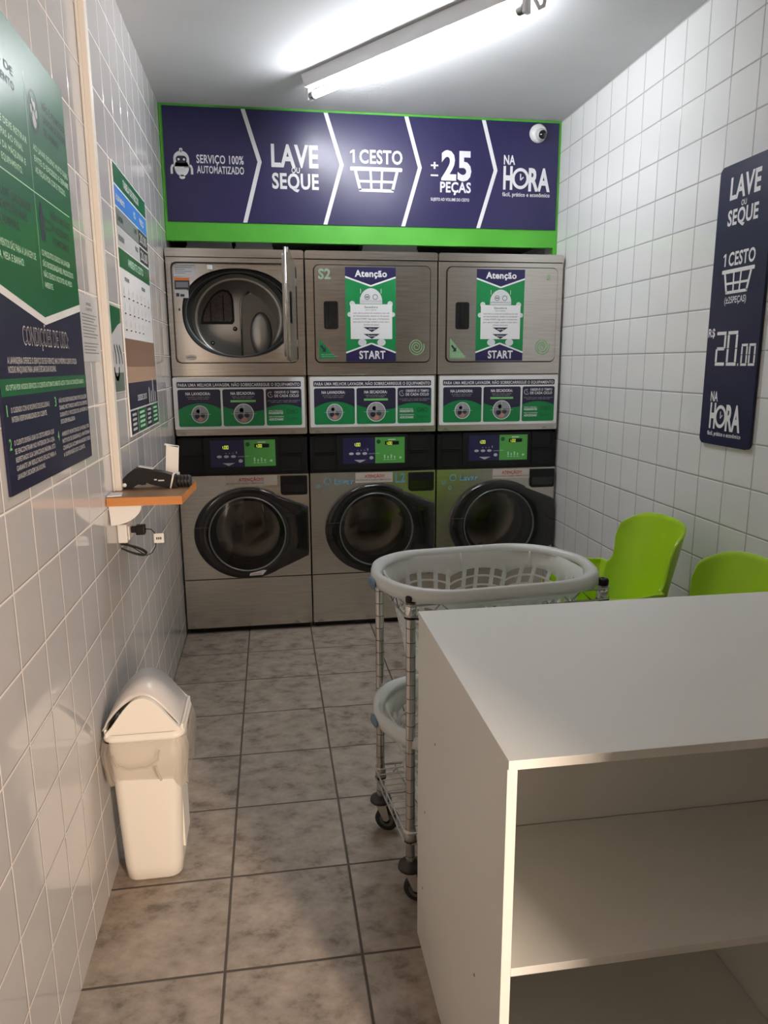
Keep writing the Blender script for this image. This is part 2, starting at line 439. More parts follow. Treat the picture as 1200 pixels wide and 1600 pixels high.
mb.tube([q+Vector((0,0,.03)), q+Vector((.015,-.012,.02)), q+Vector((.03,-.02,-.012)), q+Vector((.042,-.03,-.008)), q+Vector((.046,-.035,.03)), q+Vector((.05,-.06,.06))], .007, M_LAMPW, 8)
mb.build('lead', t)

# ================================================================ security camera
t = thing('security_camera', 'small white dome camera on the right end of the navy banner', 'camera', (2.022, YBK-.006, 2.622))
mb = MB(); mb.lathe([(0, -.030), (.034, -.028), (.044, -.016), (.046, 0)], M_PAPERW, axis='y', n=28)
mb.build('housing', t)
mb = MB(); mb.lathe([(0, -.036), (.012, -.034), (.024, -.024), (.030, -.008), (.030, .004)], M_LGREY, (.007, -.020, -.010), 'y', 24); bo = mb.build('ball', t)
mb = MB(); mb.lathe([(0, -.041), (.012, -.039), (.020, -.032), (.0215, -.024)], M_GLOSSB, (.009, -.021, -.016), 'y', 20); mb.build('lens', bo)

# ================================================================ banner
t = thing('banner_sign', 'long navy banner of five white lettered arrow panels above the machines', 'sign', (0, YBK, 0))
MB().box(.102, 2.140, -.005, -.0005, 2.143, 2.677, M_NAVY).build('board', t)
fn = lambda a, b, d: (a, -.005-d, b)
for x0, xm, x1 in ((.492, .566, .483), (.903, .980, .891), (1.316, 1.388, 1.300), (1.726, 1.796, 1.707)):
    F = Flat(fn, .0006); w_ = .0105
    F.poly([(x0-w_, 2.676), (x0+w_, 2.676), (xm+w_, 2.434), (x1+w_, 2.144), (x1-w_, 2.144), (xm-w_, 2.434)], M_WHITE)
    F.build('arrow_line', t)
F = Flat(fn, .0006)
F.text('LAVE', .624, .861, 2.417, 2.517, M_WHITE, .03); F.text('OU', .724, .766, 2.388, 2.413, M_WHITE, .02); F.text('SEQUE', .625, .861, 2.313, 2.383, M_WHITE, .028); F.out('lettering', t)
F.text('SERVIÇO 100%', .256, .487, 2.420, 2.457, M_WHITE, .02); F.text('AUTOMATIZADO', .256, .487, 2.373, 2.406, M_WHITE, .02); F.out('lettering', t)
F.text('CESTO', 1.072, 1.296, 2.447, 2.509, M_WHITE, .025); F.rect(1.037, 1.048, 2.447, 2.509, M_WHITE).poly([(1.024, 2.490), (1.037, 2.497), (1.037, 2.509), (1.024, 2.500)], M_WHITE); F.out('lettering', t)
F.text('25', 1.502, 1.664, 2.383, 2.516, M_WHITE, .035); F.text('PEÇAS', 1.497, 1.663, 2.320, 2.368, M_WHITE, .03)
F.text('+', 1.446, 1.486, 2.425, 2.47, M_WHITE, .02); F.rect(1.446, 1.486, 2.396, 2.404, M_WHITE)
F.text('SUJEITO AO VOLUME DO CESTO', 1.447, 1.655, 2.276, 2.290, M_WHITE, .02); F.out('lettering', t)
F.text('NA', 1.840, 1.902, 2.467, 2.510, M_WHITE, .03)
F.text('H', 1.839, 1.890, 2.347, 2.452, M_WHITE, .04); F.text('RA', 1.979, 2.099, 2.341, 2.447, M_WHITE, .035)
F.text('fácil, prático e econômico', 1.836, 2.100, 2.309, 2.328, M_WHITE, .02)
F.build('lettering', t)
def clock(F, a, b, r, k=1.0):
    F.ring(a, b, r*.70, r, M_WHITE, k=k)
    F.line([(a, b+r*.45*k), (a, b-r*.15*k), (a+r*.35, b+r*.15*k)], r*.13, M_WHITE)
F = Flat(fn, .0012); clock(F, 1.934, 2.398, .047, 1.12); F.build('clock_symbol', t)
def basket_icon(F, a0, a1, b0, b1, m=M_WHITE, bg=M_NAVY):
    h = b1-b0; w = a1-a0; tp = b1-h*.16; th = w*.055
    F.rr(a0, a1, tp, b1, h*.05, m)
    L0, L1, R1, R0 = a0+w*.10, a0+w*.19, a1-w*.19, a1-w*.10
    F.line([(L0, tp), (L1, b0+th/2)], th, m); F.line([(R0, tp), (R1, b0+th/2)], th, m)
    F.rr(L1-th/2, R1+th/2, b0, b0+th, th*.3, m)
    F.lay(F.l+1); F.line([((L0+L1)/2, (tp+b0)/2), ((R0+R1)/2, (tp+b0)/2)], th*.8, m)
    F.lay(F.l+1)
    for k in (.39, .61): F.line([(a0+w*k, tp), (a0+w*(.5+(k-.5)*.85), b0)], th*.75, m)
F = Flat(fn, .0006); basket_icon(F, 1.023, 1.295, 2.309, 2.429); F.build('basket_symbol', t)
F = Flat(fn, .0006)
F.disc(.183, 2.395, .035, M_WHITE, .040); F.ring(.183, 2.435, .0, .038, M_WHITE, 0, 180); F.rect(.145, .221, 2.40, 2.436, M_WHITE)
F.disc(.183, 2.478, .0085, M_WHITE); F.rect(.180, .186, 2.465, 2.480, M_WHITE)
for sx in (-1, 1):
    F.line([(.183+sx*.040, 2.408), (.183+sx*.049, 2.395), (.183+sx*.049, 2.365)], .011, M_WHITE)
F.disc(.183, 2.352, .014, M_WHITE, .010)
F.lay(1).rr(.157, .209, 2.417, 2.450, .015, M_NAVY2)
F.lay(2).disc(.170, 2.433, .0055, M_WHITE).disc(.196, 2.433, .0055, M_WHITE)
F.lay(1)
for k in range(3): F.disc(.198+k*.008, 2.397, .0025, M_NAVY2)
F.build('robot_symbol', t)

# ================================================================ right wall sign
t = thing('price_board', 'tall navy price board with rounded corners on the right tiled wall', 'sign', (XR, -1.51, 0))
yc = -1.51
mb = MB(); mb.prism(rrect(-.145, .143, 1.147, 2.088, .022), lambda a, b, d: (-d, a, b), .001, .012, M_NAVYR); mb.build('board', t)
fn = lambda a, b, d: (-.012-d, -(a)+0, b)        # a runs to the reader's right, which is -y
Y = lambda y: -(y-yc)
F = Flat(fn, .0006)
F.text('LAVE', Y(-1.432), Y(-1.591), 1.975, 2.042, M_WHITE, .03); F.text('OU', Y(-1.498), Y(-1.526), 1.945, 1.962, M_WHITE, .02); F.text('SEQUE', Y(-1.430), Y(-1.591), 1.891, 1.938, M_WHITE, .028); F.out('lettering', t)
F.text('CESTO', Y(-1.455), Y(-1.597), 1.758, 1.800, M_WHITE, .025); F.rect(Y(-1.433), Y(-1.440), 1.758, 1.800, M_WHITE).poly([(Y(-1.425), 1.787), (Y(-1.433), 1.792), (Y(-1.433), 1.800), (Y(-1.425), 1.794)], M_WHITE)
F.text('(±25PEÇAS)', Y(-1.451), Y(-1.568), 1.634, 1.655, M_WHITE, .015); F.out('lettering', t)
F.text('R$', Y(-1.373), Y(-1.412), 1.524, 1.552, M_WHITE, .02); F.out('lettering', t)
F.text('NA', Y(-1.418), Y(-1.461), 1.301, 1.333, M_WHITE, .03)
F.text('H', Y(-1.421), Y(-1.455), 1.208, 1.290, M_WHITE, .04); F.text('RA', Y(-1.515), Y(-1.598), 1.204, 1.287, M_WHITE, .035)
F.text('fácil, prático e econômico', Y(-1.415), Y(-1.606), 1.180, 1.194, M_WHITE, .02)
F.build('lettering', t)
F = Flat(fn, .0006)
def seg(F, a0, a1, b0, b1, on, th, m=M_WHITE):
    mid = (b0+b1)/2; g = th*.12
    R = dict(a=(a0+g, a1-g, b1-th, b1), g=(a0+g+th*.5, a1-g-th*.5, mid-th/2, mid+th/2), d=(a0+g, a1-g, b0, b0+th),
             f=(a0, a0+th, mid+g, b1-th-g), b=(a1-th, a1, mid+g, b1-th-g), e=(a0, a0+th, b0+th+g, mid-g), c=(a1-th, a1, b0+th+g, mid-g))
    for k in on: F.rect(*R[k], m)
seg(F, Y(-1.424), Y(-1.480), 1.424, 1.540, 'abged', .011); seg(F, Y(-1.488), Y(-1.545), 1.424, 1.540, 'abcdef', .011)
F.rect(Y(-1.552), Y(-1.559), 1.424, 1.432, M_WHITE)
seg(F, Y(-1.568), Y(-1.602), 1.424, 1.496, 'abcdef', .008); seg(F, Y(-1.608), Y(-1.643), 1.424, 1.496, 'abcdef', .008)
F.build('price_digits', t)
F = Flat(fn, .0012); clock(F, Y(-1.485), 1.248, .033, 1.22); F.build('clock_symbol', t)
F = Flat(fn, .0006); basket_icon(F, Y(-1.423), Y(-1.599), 1.665, 1.746, bg=M_NAVYR); F.build('basket_symbol', t)

# ================================================================ left wall: rules board
t = thing('rules_board', 'large green and navy board of house rules nearest on the left wall', 'sign', (XL, -2.115, 0))
yc = -2.115
MB().box(.0008, .006, -.317, .315, 1.197, 2.097, M_NAVYR).build('board', t)
fn = lambda a, b, d: (.006+d, a-yc, b)
F = Flat(fn, .0005)
F.poly([(-2.432, 2.097), (-1.80, 2.097), (-1.80, 1.590), (-2.115, 1.539), (-2.432, 1.591)][::-1], M_DGREEN)
F.poly([(-2.432, 1.591), (-2.115, 1.539), (-1.80, 1.590), (-1.80, 1.573), (-2.115, 1.523), (-2.432, 1.575)], M_WHITE)
F.rect(-2.432, -1.80, 1.380, 1.412, M_DGREEN)
F.build('coloured_fields', t)
F = Flat(fn, .0010)
WT = M_TGREEN
for k, s_ in enumerate(('NÃO É PERMITIDO', 'LAVAGEM DE ROUPAS', 'DE ANIMAIS')): F.text(s_, -1.992, -1.812 if k < 2 else -1.88, 1.995-k*.027, 2.010-k*.027, M_DARKT)
F.out('lettering', t)
for k, s_ in enumerate(('AO LAVAR ROUPAS MUITO SUJAS,', 'EVITE O EXCESSO E SEPARE', 'AS PEÇAS POR COR E TECIDO.')): F.text(s_, -2.086, (-1.812, -1.815, -1.848)[k], 1.888-k*.0228, 1.900-k*.0228, WT)
F.out('lettering', t)
for k, s_ in enumerate(('TEMPO DE', 'ATENDIMENTO')): F.text(s_, -2.385, -2.18, 1.995-k*.027, 2.010-k*.027, M_DARKT)
F.out('lettering', t)
for k, s_ in enumerate(('O CLIENTE DEVE RETIRAR', 'SUAS ROUPAS AO FINAL', 'DO CICLO DA MÁQUINA E', 'LIBERAR O EQUIPAMENTO.')): F.text(s_, -2.385, (-2.128, -2.160, -2.150, -2.178)[k], 1.886-k*.0232, 1.898-k*.0232, WT)
F.out('lettering', t)
for k, s_ in enumerate(('NÃO LAVE CALÇADOS', 'OU TAPETES NAS', 'MÁQUINAS.')): F.text(s_, -2.385, (-2.145, -2.176, -2.228)[k], 1.750-k*.026, 1.766-k*.026, M_DARKT)
F.out('lettering', t)
for k, s_ in enumerate(('SABÃO E AMACIANTE', 'SÃO ADICIONADOS', 'AUTOMATICAMENTE')): F.text(s_, -2.002+k*.0, (-1.836, -1.85, -1.862)[k], 1.765-k*.028, 1.780-k*.028, M_DARKT)
F.out('lettering', t)
for k, s_ in enumerate(('EQUIPAMENTOS SÃO PARA A LAVAGEM DE', 'CAMA, MESA E BANHO.')): F.text(s_, -2.40, (-2.142, -2.225)[k], 1.655-k*.023, 1.668-k*.023, WT)
F.out('lettering', t)
for k, s_ in enumerate(('OS PRODUTOS USADOS NA LAVAGEM', 'SÃO BIODEGRADÁVEIS, PRODUZIDOS', 'NÃO SENDO NOCIVOS AO MEIO', 'AMBIENTE.')): F.text(s_, -2.096, (-1.868, -1.842, -1.862, -2.030)[k], 1.672-k*.0225, 1.684-k*.0225, WT)
F.out('lettering', t)
F.text('CONDIÇÕES DE USO:', -2.280, -1.943, 1.477, 1.513, M_LGREY, .022)
F.lay(1).text('CONDIÇÕES DE USO:', -2.278, -1.945, 1.4785, 1.5115, M_NAVY2, -.012).lay(0)
F.out('heading', t)
F.text('A LAVANDERIA OFERECE O SERVIÇO DE SELF-SERVICE, MAS O PRÓPRIO CLIENTE UTILIZA', -2.383, -1.882, 1.440, 1.452, M_LGREY)
F.text('NOSSAS MÁQUINAS PARA LAVAR E SECAR SUAS ROUPAS.', -2.383, -2.070, 1.423, 1.435, M_LGREY)
F.out('lettering', t)
F.text('AO OPTAR POR NOSSOS SERVIÇOS, O CLIENTE AUTOMATICAMENTE ACEITA TODAS AS CONDIÇÕES ABAIXO:', -2.408, -1.829, 1.391, 1.401, WT)
F.out('lettering', t)
def para(x0, z0, step, h, lines, ends):
    for k, (s_, e_) in enumerate(zip(lines, ends)): F.text(s_, x0, e_, z0-k*step, z0-k*step+h, M_LGREY)
    F.out('paragraph', t)
para(-2.392, 1.349, .0175, .010, ('O CUIDADO COM AS ROUPAS É DE EXCLUSIVA E', 'INTEIRA RESPONSABILIDADE DO CLIENTE.'), (-2.146, -2.170))
para(-2.393, 1.288, .0162, .0095, ('O CLIENTE DEVERÁ USAR OS CESTOS-MEDIDA QUE', 'SE ENCONTRAM NO INTERIOR DA LOJA,', 'RESPEITANDO SUA CAPACIDADE MÁXIMA, ISTO', 'GARANTE UM RESULTADO EFICAZ PARA A', 'LAVAGEM E SECAGEM DAS ROUPAS.'), (-2.132,)*4+(-2.217,))
para(-2.071, 1.352, .0160, .0095, ('NÃO NOS RESPONSABILIZAMOS POR QUALQUER', 'DANO MOTIVADO ANTES OU DEPOIS', 'DURANTE O PROCESSO DE LAVAGEM OU', 'SECAGEM REALIZADA.'), (-1.812,)*3+(-1.942,))
para(-2.071, 1.275, .0160, .0095, ('AMBIENTE MONITORADO 24 HORAS, POR', 'MOTIVOS DE SEGURANÇA, MANTENHA', 'CRIANÇAS ACOMPANHADAS E SOB', 'A SUPERVISÃO DO CLIENTE.'), (-1.812,)*3+(-1.870,))
for k, (y_, z_) in enumerate(((-2.413, 1.344), (-2.413, 1.282), (-2.099, 1.346), (-2.099, 1.269))): F.text(str((1, 2, 3, 4)[k]), y_-(.003 if k == 0 else .007), y_+(.003 if k == 0 else .007), z_, z_+.020, M_LGREEN, .02); F.out('paragraph_number', t)
F = Flat(fn, .0010)
F.line([(-2.111, 2.03), (-2.111, 1.60)], .002, M_TGREEN); F.line([(-2.42, 1.798), (-1.83, 1.798)], .0025, M_TGREEN); F.build('divider_lines', t)
F = Flat(fn, .0010)
F.ring(-2.058, 1.970, .030, .035, M_NAVY2, k=1.25)
F.disc(-2.058, 1.955, .014, M_LGREY, .018)
for dy, dz in ((-.018, .012), (-.006, .026), (.007, .024), (.018, .010)): F.disc(-2.058+dy, 1.962+dz-.003, .0055, M_LGREY, .009)
F.lay(1).line([(-2.080, 1.998), (-2.036, 1.942)], .005, M_NAVY2)
F.build('no_pets_symbol', t)
F = Flat(fn, .0010); F.poly([(-2.088, 1.705), (-2.052, 1.705), (-2.052, 1.755), (-2.062, 1.768), (-2.062, 1.782), (-2.074, 1.787), (-2.080, 1.770), (-2.088, 1.757)], M_NAVY2)
for k in range(6): F.disc(-2.040+.014*(k % 3), 1.735+.018*(k//3), .004, M_DARKT)
F.build('soap_bottle_symbol', t)

# ================================================================ left wall: price table
t = thing('price_table_board', 'narrow board with green, blue and white price table farther along the left wall', 'sign', (XL+.0005, -.9, 0))
yc = -.9
MB().box(.0008, .006, -.316, .320, 1.190, 2.090, M_WHITE).build('board', t)
fn = lambda a, b, d: (.006+d, a-yc, b)
y0, y1 = -1.213, -.583
F = Flat(fn, .0005)
F.rect(y0, y1, 2.022, 2.086, M_DGREEN); F.rect(y0, y1, 1.953, 2.016, M_BLUE); F.rect(y0, y1, 1.890, 1.948, M_GREY); F.rect(y0, y1, 1.758, 1.821, M_DGREEN)
F.rect(y0, y1, 1.826, 1.887, M_LGREY); F.lay(1).rect(-.785, y1, 1.893, 1.950, M_DARKT)
F.build('coloured_fields', t)
F = Flat(fn, .0010)
F.rect(-.785, y1-.004, 1.829, 1.885, M_DARKT)
F.lay(1).text('TABELA DE PREÇOS', -1.050, -.742, 2.040, 2.064, M_WHITE)
F.text('EQUIPAMENTO', -1.197, -1.046, 1.973, 1.990, M_WHITE); F.text('KG', -.872, -.835, 1.973, 1.995, M_WHITE); F.text('PREÇO', -.745, -.650, 1.973, 1.995, M_WHITE)
F.text('LAVADORA', -1.192, -1.098, 1.908, 1.926, M_DARKT); F.text('SECADORA', -1.200, -1.098, 1.845, 1.862, M_DARKT)
F.text('10 KG', -.880, -.825, 1.920, 1.936, M_DARKT); F.text('10 KG', -.880, -.825, 1.856, 1.872, M_DARKT)
F.text('20,00', -.765, -.610, 1.905, 1.938, M_LGREY); F.text('20,00', -.765, -.610, 1.840, 1.873, M_LGREY)
F.text('AMBIENTE CESTO', -1.060, -.740, 1.778, 1.803, M_TGREEN)
F.out('lettering', t)
for (cx, cz) in ((-1.10, 1.72), (-.76, 1.72)): F.text('ITENS', cx-.04, cx+.04, cz, cz+.012, M_DARKT)
for r_ in range(3):
    for k in range(7):
        if r_ == 2 and k > 4: continue
        y_ = -1.17+k*.085; z_ = 1.675-r_*.055
        F.rect(y_-.003, y_+.003, z_, z_+.022, M_LGREY); F.rect(y_-.014, y_+.014, z_-.012, z_-.008, M_DARKT)
F.build('item_table', t)
F = Flat(fn, .0005)
F.rect(y0, y1, 1.284, 1.526, mat('photo_brown', (.26, .16, .11), .3)); F.lay(1).rect(y0, y1, 1.284, 1.375, M_NAVY2); F.rect(y0, y1, 1.375, 1.43, mat('photo_sand', (.5, .33, .22), .3))
F.lay(2).text('DESDE 2013', -1.05, -.85, 1.308, 1.328, M_WHITE)
for k, h_ in enumerate((.05, .035, .085, .03)): F.rr(-.80+k*.05, -.775+k*.05, 1.285, 1.300+h_, .01, M_LGREY)
F.build('photo_panel', t)
F = Flat(fn, .0005)
for k, (a_, b_, m_) in enumerate(((-1.209, -1.070, M_NAVY2), (-1.063, -.893, M_DGREEN), (-.887, -.745, M_NAVY2), (-.740, -.583, M_DGREEN))):
    F.rect(a_, b_, 1.196, 1.278, m_)
    F.lay(1)
    for j in range(4): F.rect(a_+.03, b_-.03, 1.208+j*.017, 1.217+j*.017, M_TGREEN if k % 2 else M_LGREY)
    F.lay(0)
F.build('footer_cells', t)

# small sheets beside the trunking
t = thing('notice_sheet', 'grey printed notice sheet between the rules board and the trunking', 'paper', (XL, -1.68, 0))
MB().box(.0008, .0018, -.115, .105, 1.446, 1.623, M_LGREY).build('sheet', t)
F = Flat(lambda a, b, d: (.0018+d, a, b), .0004)
F.text('AVISO', -.03, .03, 1.596, 1.604, M_GREY); F.text('CLIENTES', -.035, .035, 1.583, 1.590, M_GREY)
for k in range(13):
    if k == 8: continue
    F.rect(-.085, .085-(k % 3)*.02, 1.570-k*.0085, 1.5725-k*.0085, M_GREY)
F.build('printed_lines', t)
t = thing('leaflet_sheet', 'green swirl patterned leaflet just right of the trunking', 'leaflet', (XL, -1.36, 0))
MB().box(.0008, .0018, -.125, .125, 1.348, 1.620, M_LGREY).build('sheet', t)
F = Flat(lambda a, b, d: (.0018+d, a, b), .0004)
F.poly([(-.125, 1.62), (-.125, 1.515), (-.06, 1.525), (0, 1.545), (.06, 1.565), (.12, 1.575), (.12, 1.62)], M_DGREEN)
F.rect(-.11, .11, 1.352, 1.412, mat('photo_green_grey', (.12, .17, .14), .3))
for k in range(5): F.line([(-.10+k*.04, 1.50), (-.09+k*.045, 1.47), (-.10+k*.05, 1.44)], .012, M_DARKT)
F.ring(.0, 1.43, .03, .045, M_DARKT, 180, 360)
F.build('printed_pattern', t)

# ================================================================ stacked washer-dryers
P = .69; G0 = .0788
FN = lambda a, b, d: (a, -d, b)          # d is height in front of the machine face
def ell(a, b): return lambda t: a*b/math.hypot(b*math.cos(t), a*math.sin(t))
def sup(a, bt, bb, p):
    def f(t):
        c_, s_ = abs(math.cos(t)), abs(math.sin(t)); b = bt if math.sin(t) > 0 else bb
        return ((c_/a)**p+(s_/b)**p)**(-1/p)
    return f
def poster(door, dx=0):
    F = Flat(lambda a, b, d: (a+dx, -.012-d, b), .0004)
    F.poly([(.205, 1.449), (.466, 1.449), (.466, 1.917), (.205, 1.917)], M_GREEN)
    F.lay(1).poly([(.205, 1.917), (.205, 1.870), (.336, 1.826), (.466, 1.870), (.466, 1.917)][::-1], M_NAVY)
    F.poly([(.205, 1.449), (.466, 1.449), (.466, 1.493), (.338, 1.540), (.205, 1.493)], M_NAVY)
    F.lay(2).line([(.205, 1.870), (.336, 1.826), (.466, 1.870)], .008, M_WHITE); F.line([(.205, 1.493), (.338, 1.540), (.466, 1.493)], .008, M_WHITE)
    o = F.build('poster', door)
    o['label'] = 'green and navy poster with white robot'
    # white robot holding a sheet of text
    F.mb = MB()
    F = Flat(lambda a, b, d: (a+dx, -.012-d, b), .0004); F.lay(3)
    gw = mat('robot_white', (.66, .67, .68), .4)
    F.ring(.337, 1.750, 0, .058, gw, 0, 180, k=1.12); F.rect(.279, .395, 1.738, 1.752, gw)
    F.rect(.282, .285, 1.79, 1.812, gw); F.rect(.388, .391, 1.79, 1.812, gw)
    F.disc(.240, 1.738, .014, gw); F.disc(.436, 1.738, .014, gw); F.disc(.226, 1.685, .012, gw); F.disc(.450, 1.685, .012, gw)
    F.disc(.290, 1.545, .022, gw, .018); F.disc(.390, 1.545, .022, gw, .018)
    F.lay(4).rect(.230, .447, 1.562, 1.736, M_WHITE)
    F.ring(.317, 1.772, .010, .014, M_GREY); F.ring(.359, 1.772, .010, .014, M_GREY); F.line([(.309, 1.772), (.325, 1.772)], .005, M_DARKT)
    F.lay(5)
    F.text('Secadora', .302, .372, 1.717, 1.727, M_DARKT, .01); F.text('Caro cliente,', .308, .366, 1.705, 1.712, M_DARKT, 0)
    for k, s_ in enumerate(('caso abra a porta da secadora com ela', 'em funcionamento, lembre-se de apertar', 'o botão START, logo após o fechamento,', 'para que as roupas voltem a secar até o')): F.text(s_, .244, .432, 1.689-k*.0145, 1.696-k*.0145, M_DARKT, .005)
    F.text('término do tempo.', .298, .380, 1.631, 1.638, M_DARKT, .005)
    F.poly([(.296, 1.622), (.382, 1.622), (.340, 1.597)][::-1], M_NAVY2); F.poly([(.296, 1.588), (.382, 1.588), (.340, 1.563)][::-1], M_NAVY2)
    F.lay(6).text('Abriu', .322, .358, 1.609, 1.616, M_WHITE, .02); F.text('Fechou', .320, .360, 1.575, 1.582, M_WHITE, .02)
    F.text('Atenção', .254, .420, 1.871, 1.902, M_WHITE, .03); F.text('START', .273, .411, 1.463, 1.501, M_WHITE, .03)
    F.build('poster_print', door)

def stack(k, label):
    x0 = G0+k*P
    t = thing('stacked_washer_dryer', label, 'laundry machine', (x0, 0, 0), 0, 'row of stacked washer-dryers')
    first, second, third = k == 0, k == 1, k == 2
    xa, xb = (.014 if first else .004), (.681 if third else .686)
    # ---- shells
    mb = MB()
    zc = 1.380
    op_c = (.356, 1.690)
    opening = radial(sup(.277, .217, .220, 2.25), op_c, 96) if first else None
    if first:
        rec = rect_radial(.040, .646, 1.446, 1.928, op_c, 96)
        mb.ringplate(rect_radial(xa, xb, zc, 1.953, op_c, 96), rec, FN, -.020, 0, M_STEEL)
        mb2 = MB(); mb2.ringplate(rrect(.036, .650, 1.442, 1.932, .030), rrect(.041, .645, 1.447, 1.927, .026), FN, -.004, .0012, M_BLACK); mb2.build('door_recess_seal', t)
        mb.ringplate(rect_radial(.0405, .6455, 1.4465, 1.9275, op_c, 96), opening, FN, -.030, -.014, M_STEEL)
    else:
        mb.box(xa, xb, 0, .02, zc, 1.953, M_STEEL)
    mb.box(xa, xa+.003, .02, .70, zc, 1.953, M_STEEL); mb.box(xb-.003, xb, .02, .70, zc, 1.953, M_STEEL); mb.box(xa+.003, xb-.003, .68, .70, zc, 1.953, M_STEEL)
    mb.build('dryer_cabinet', t, bevel=.0015 if not first else 0)
    MB().prism(rrect(xa-.001, xb+.001, 1.956, 1.995, (.004, .004, .012, .012)), FN, -.70, .008, M_STEEL).build('dryer_top', t, bevel=.003)
    MB().box(xa+.004, xb-.004, .004, .69, 1.9525, 1.9565, M_BLACK).build('dryer_top_seam', t)
    # ---- dryer door
    if first:
        door_x = .644
        # hinge at the right, standing open towards the room
        hx, hy = .645, -.006; ex, ey = .594, -.602
        ux = Vector((ex-hx, ey-hy, 0)).normalized(); nx = Vector((ux.y, -ux.x, 0))      # nx points to the left side
        if nx.x > 0: nx = -nx
        Wd = .598
        dfn = lambda a, b, d: (hx+ux.x*a+nx.x*d, hy+ux.y*a+nx.y*d, b)
        dr = MB().prism(rrect(0, Wd, 1.449, 1.925, .025), dfn, .0, .010, M_STEEL).build('dryer_door', t, bevel=.002)
        dr['label'] = 'open dryer door seen edge on'
        MB().prism(rrect(.03, Wd-.02, 1.47, 1.905, .03), dfn, .010, .030, M_DSTEEL).build('door_liner', dr, bevel=.004)
        MB().prism(rrect(Wd-.12, Wd-.045, 1.614, 1.749, .012), dfn, -.006, .0, M_BLACK).build('door_handle', dr, bevel=.003)
        MB().tube([dfn(Wd-.002, 1.452, .014), dfn(Wd-.002, 1.922, .014)], .006, M_CHROME, 10).build('edge_trim', dr)
        MB().cyl(dfn(-.004, 1.52, .004), dfn(-.004, 1.56, .004), .008, M_STEEL2).build('hinge', dr)
        MB().cyl(dfn(-.004, 1.82, .004), dfn(-.004, 1.86, .004), .008, M_STEEL2).build('hinge', dr)
        # ---- the drum behind the opening
        def el(y, sx, st, sb, cx=.356, cz=1.690): return [(cx+p[0]-op_c[0], y, cz+p[1]-op_c[1]) for p in radial(sup(.277*sx, .217*st, .220*sb, 2.25 if sx > .97 else 2.0), op_c, 96)]
        mb = MB(); mb.loft([el(.014, 1.0, 1, 1), el(.03, .985, .985, .985), el(.05, .985, .985, .985)], M_BLACK); mb.build('door_seal', t)
        mb = MB(); mb.loft([el(.05, 1.06, 1.05, 1.03), el(.05, .965, .96, .965), el(.075, .965, .96, .965)], M_RUBBER)
        mb.loft([el(.075, .99, .985, .98), el(.075, .955, .95, .955), el(.085, .95, .94, .95)], M_GREYRING)
        mb.loft([el(.085, .97, .97, .97), el(.16, 1.0, .98, .98)], M_BLACK); mb.build('drum_lip', t)
        cx, cz = .345, 1.680
        mb = MB()
        mb.lathe([(.262, .16), (.262, .165), (.240, .20)], M_GREYRING, (cx, 0, cz), 'y', 64, sz=.94)
        mb.lathe([(.240, .20), (.232, .30)], M_GREYRING, (cx, 0, cz), 'y', 64, sz=.92)
        mb.build('drum_ring', t)
        mb = MB(); mb.lathe([(.234, .298), (.225, .306), (.215, .300), (0, .300)], M_DSTEEL, (cx, 0, cz), 'y', 64, sz=.92)
        bp = mb.build('drum_back', t)
        bf = lambda a, b, d: (a, .300-d, b)
        outl = [(.142, 1.650), (.146, 1.682), (.160, 1.722), (.182, 1.762), (.210, 1.798), (.240, 1.822), (.268, 1.832), (.296, 1.826), (.313, 1.806), (.320, 1.775), (.320, 1.665), (.310, 1.650)]
        cxx = sum(p[0] for p in outl)/len(outl); czz = sum(p[1] for p in outl)/len(outl)
        sc_ = lambda s_: [(cxx+(a-cxx)*s_, czz+(b-czz)*s_) for a, b in outl]
        MB().ringplate(outl, sc_(.86), bf, .001, .008, M_RUBBER).build('filter_gasket', bp)
        lint = noisy('lint_mesh', (.10, .075, .065), (.22, .16, .14), 180, .6, .3, (1, 1, 1), .3, 2)
        mb = MB(); mb.prism(sc_(.88), bf, .0005, .003, lint)
        for x_ in (.195, .262): mb.box(x_, x_+.006, .294, .297, 1.665, 1.765 if x_ < .2 else 1.80, M_RUBBER)
        mb.build('lint_filter', bp)
        mb = MB()
        for bx, bz, r_ in ((.323, 1.626, .012), (.200, 1.551, .011), (.466, 1.546, .011)):
            b_ = MB(); b_.lathe([(0, -.006), (r_*.45, -.006), (r_*.5, -.002)], M_STEEL2, (bx, .300, bz), 'y', 16); b_.lathe([(r_*.5, -.003), (r_, -.003), (r_, 0)], M_RUBBER, (bx, .300, bz), 'y', 16); b_.build('bolt', bp)
        # pressed rib, then a flat sheet coloured dark for the right hand pocket's shade
        mb = MB(); loops = []
        for i in range(9):
            a_ = math.pi/2*i/8; loops.append([(.462+.060*math.cos(a_)*math.cos(2*math.pi*j/32), .300-.022*math.sin(a_), 1.598+.118*math.cos(a_)*math.sin(2*math.pi*j/32)) for j in range(32)])
        mb.loft(loops, M_DSTEEL); mb.build('pressed_rib', bp)
        mb = MB(); mb.tube([(.357, .299, 1.482), (.357, .299, 1.74), (.362, .299, 1.775), (.378, .299, 1.80), (.405, .299, 1.822)], .006, M_STEEL2, 8)
        mb.build('pressed_ridge', bp)
        mb = MB(); mb.prism([(.36, 1.485), (.36, 1.74), (.366, 1.775), (.382, 1.797), (.41, 1.815), (.46, 1.79), (.50, 1.75), (.54, 1.69), (.552, 1.64), (.54, 1.58), (.50, 1.52), (.45, 1.49)], bf, .0006, .0016, mat('pocket_shade_steel', (.2, .2, .19), .32, 1.0))
        mb.build('pocket_shade', bp)
        # labels on the recess
        F = Flat(lambda a, b, d: (a, .014-d, b), .0006)
        F.rect(.048, .153, 1.866, 1.919, M_LGREY); F.lay(1)
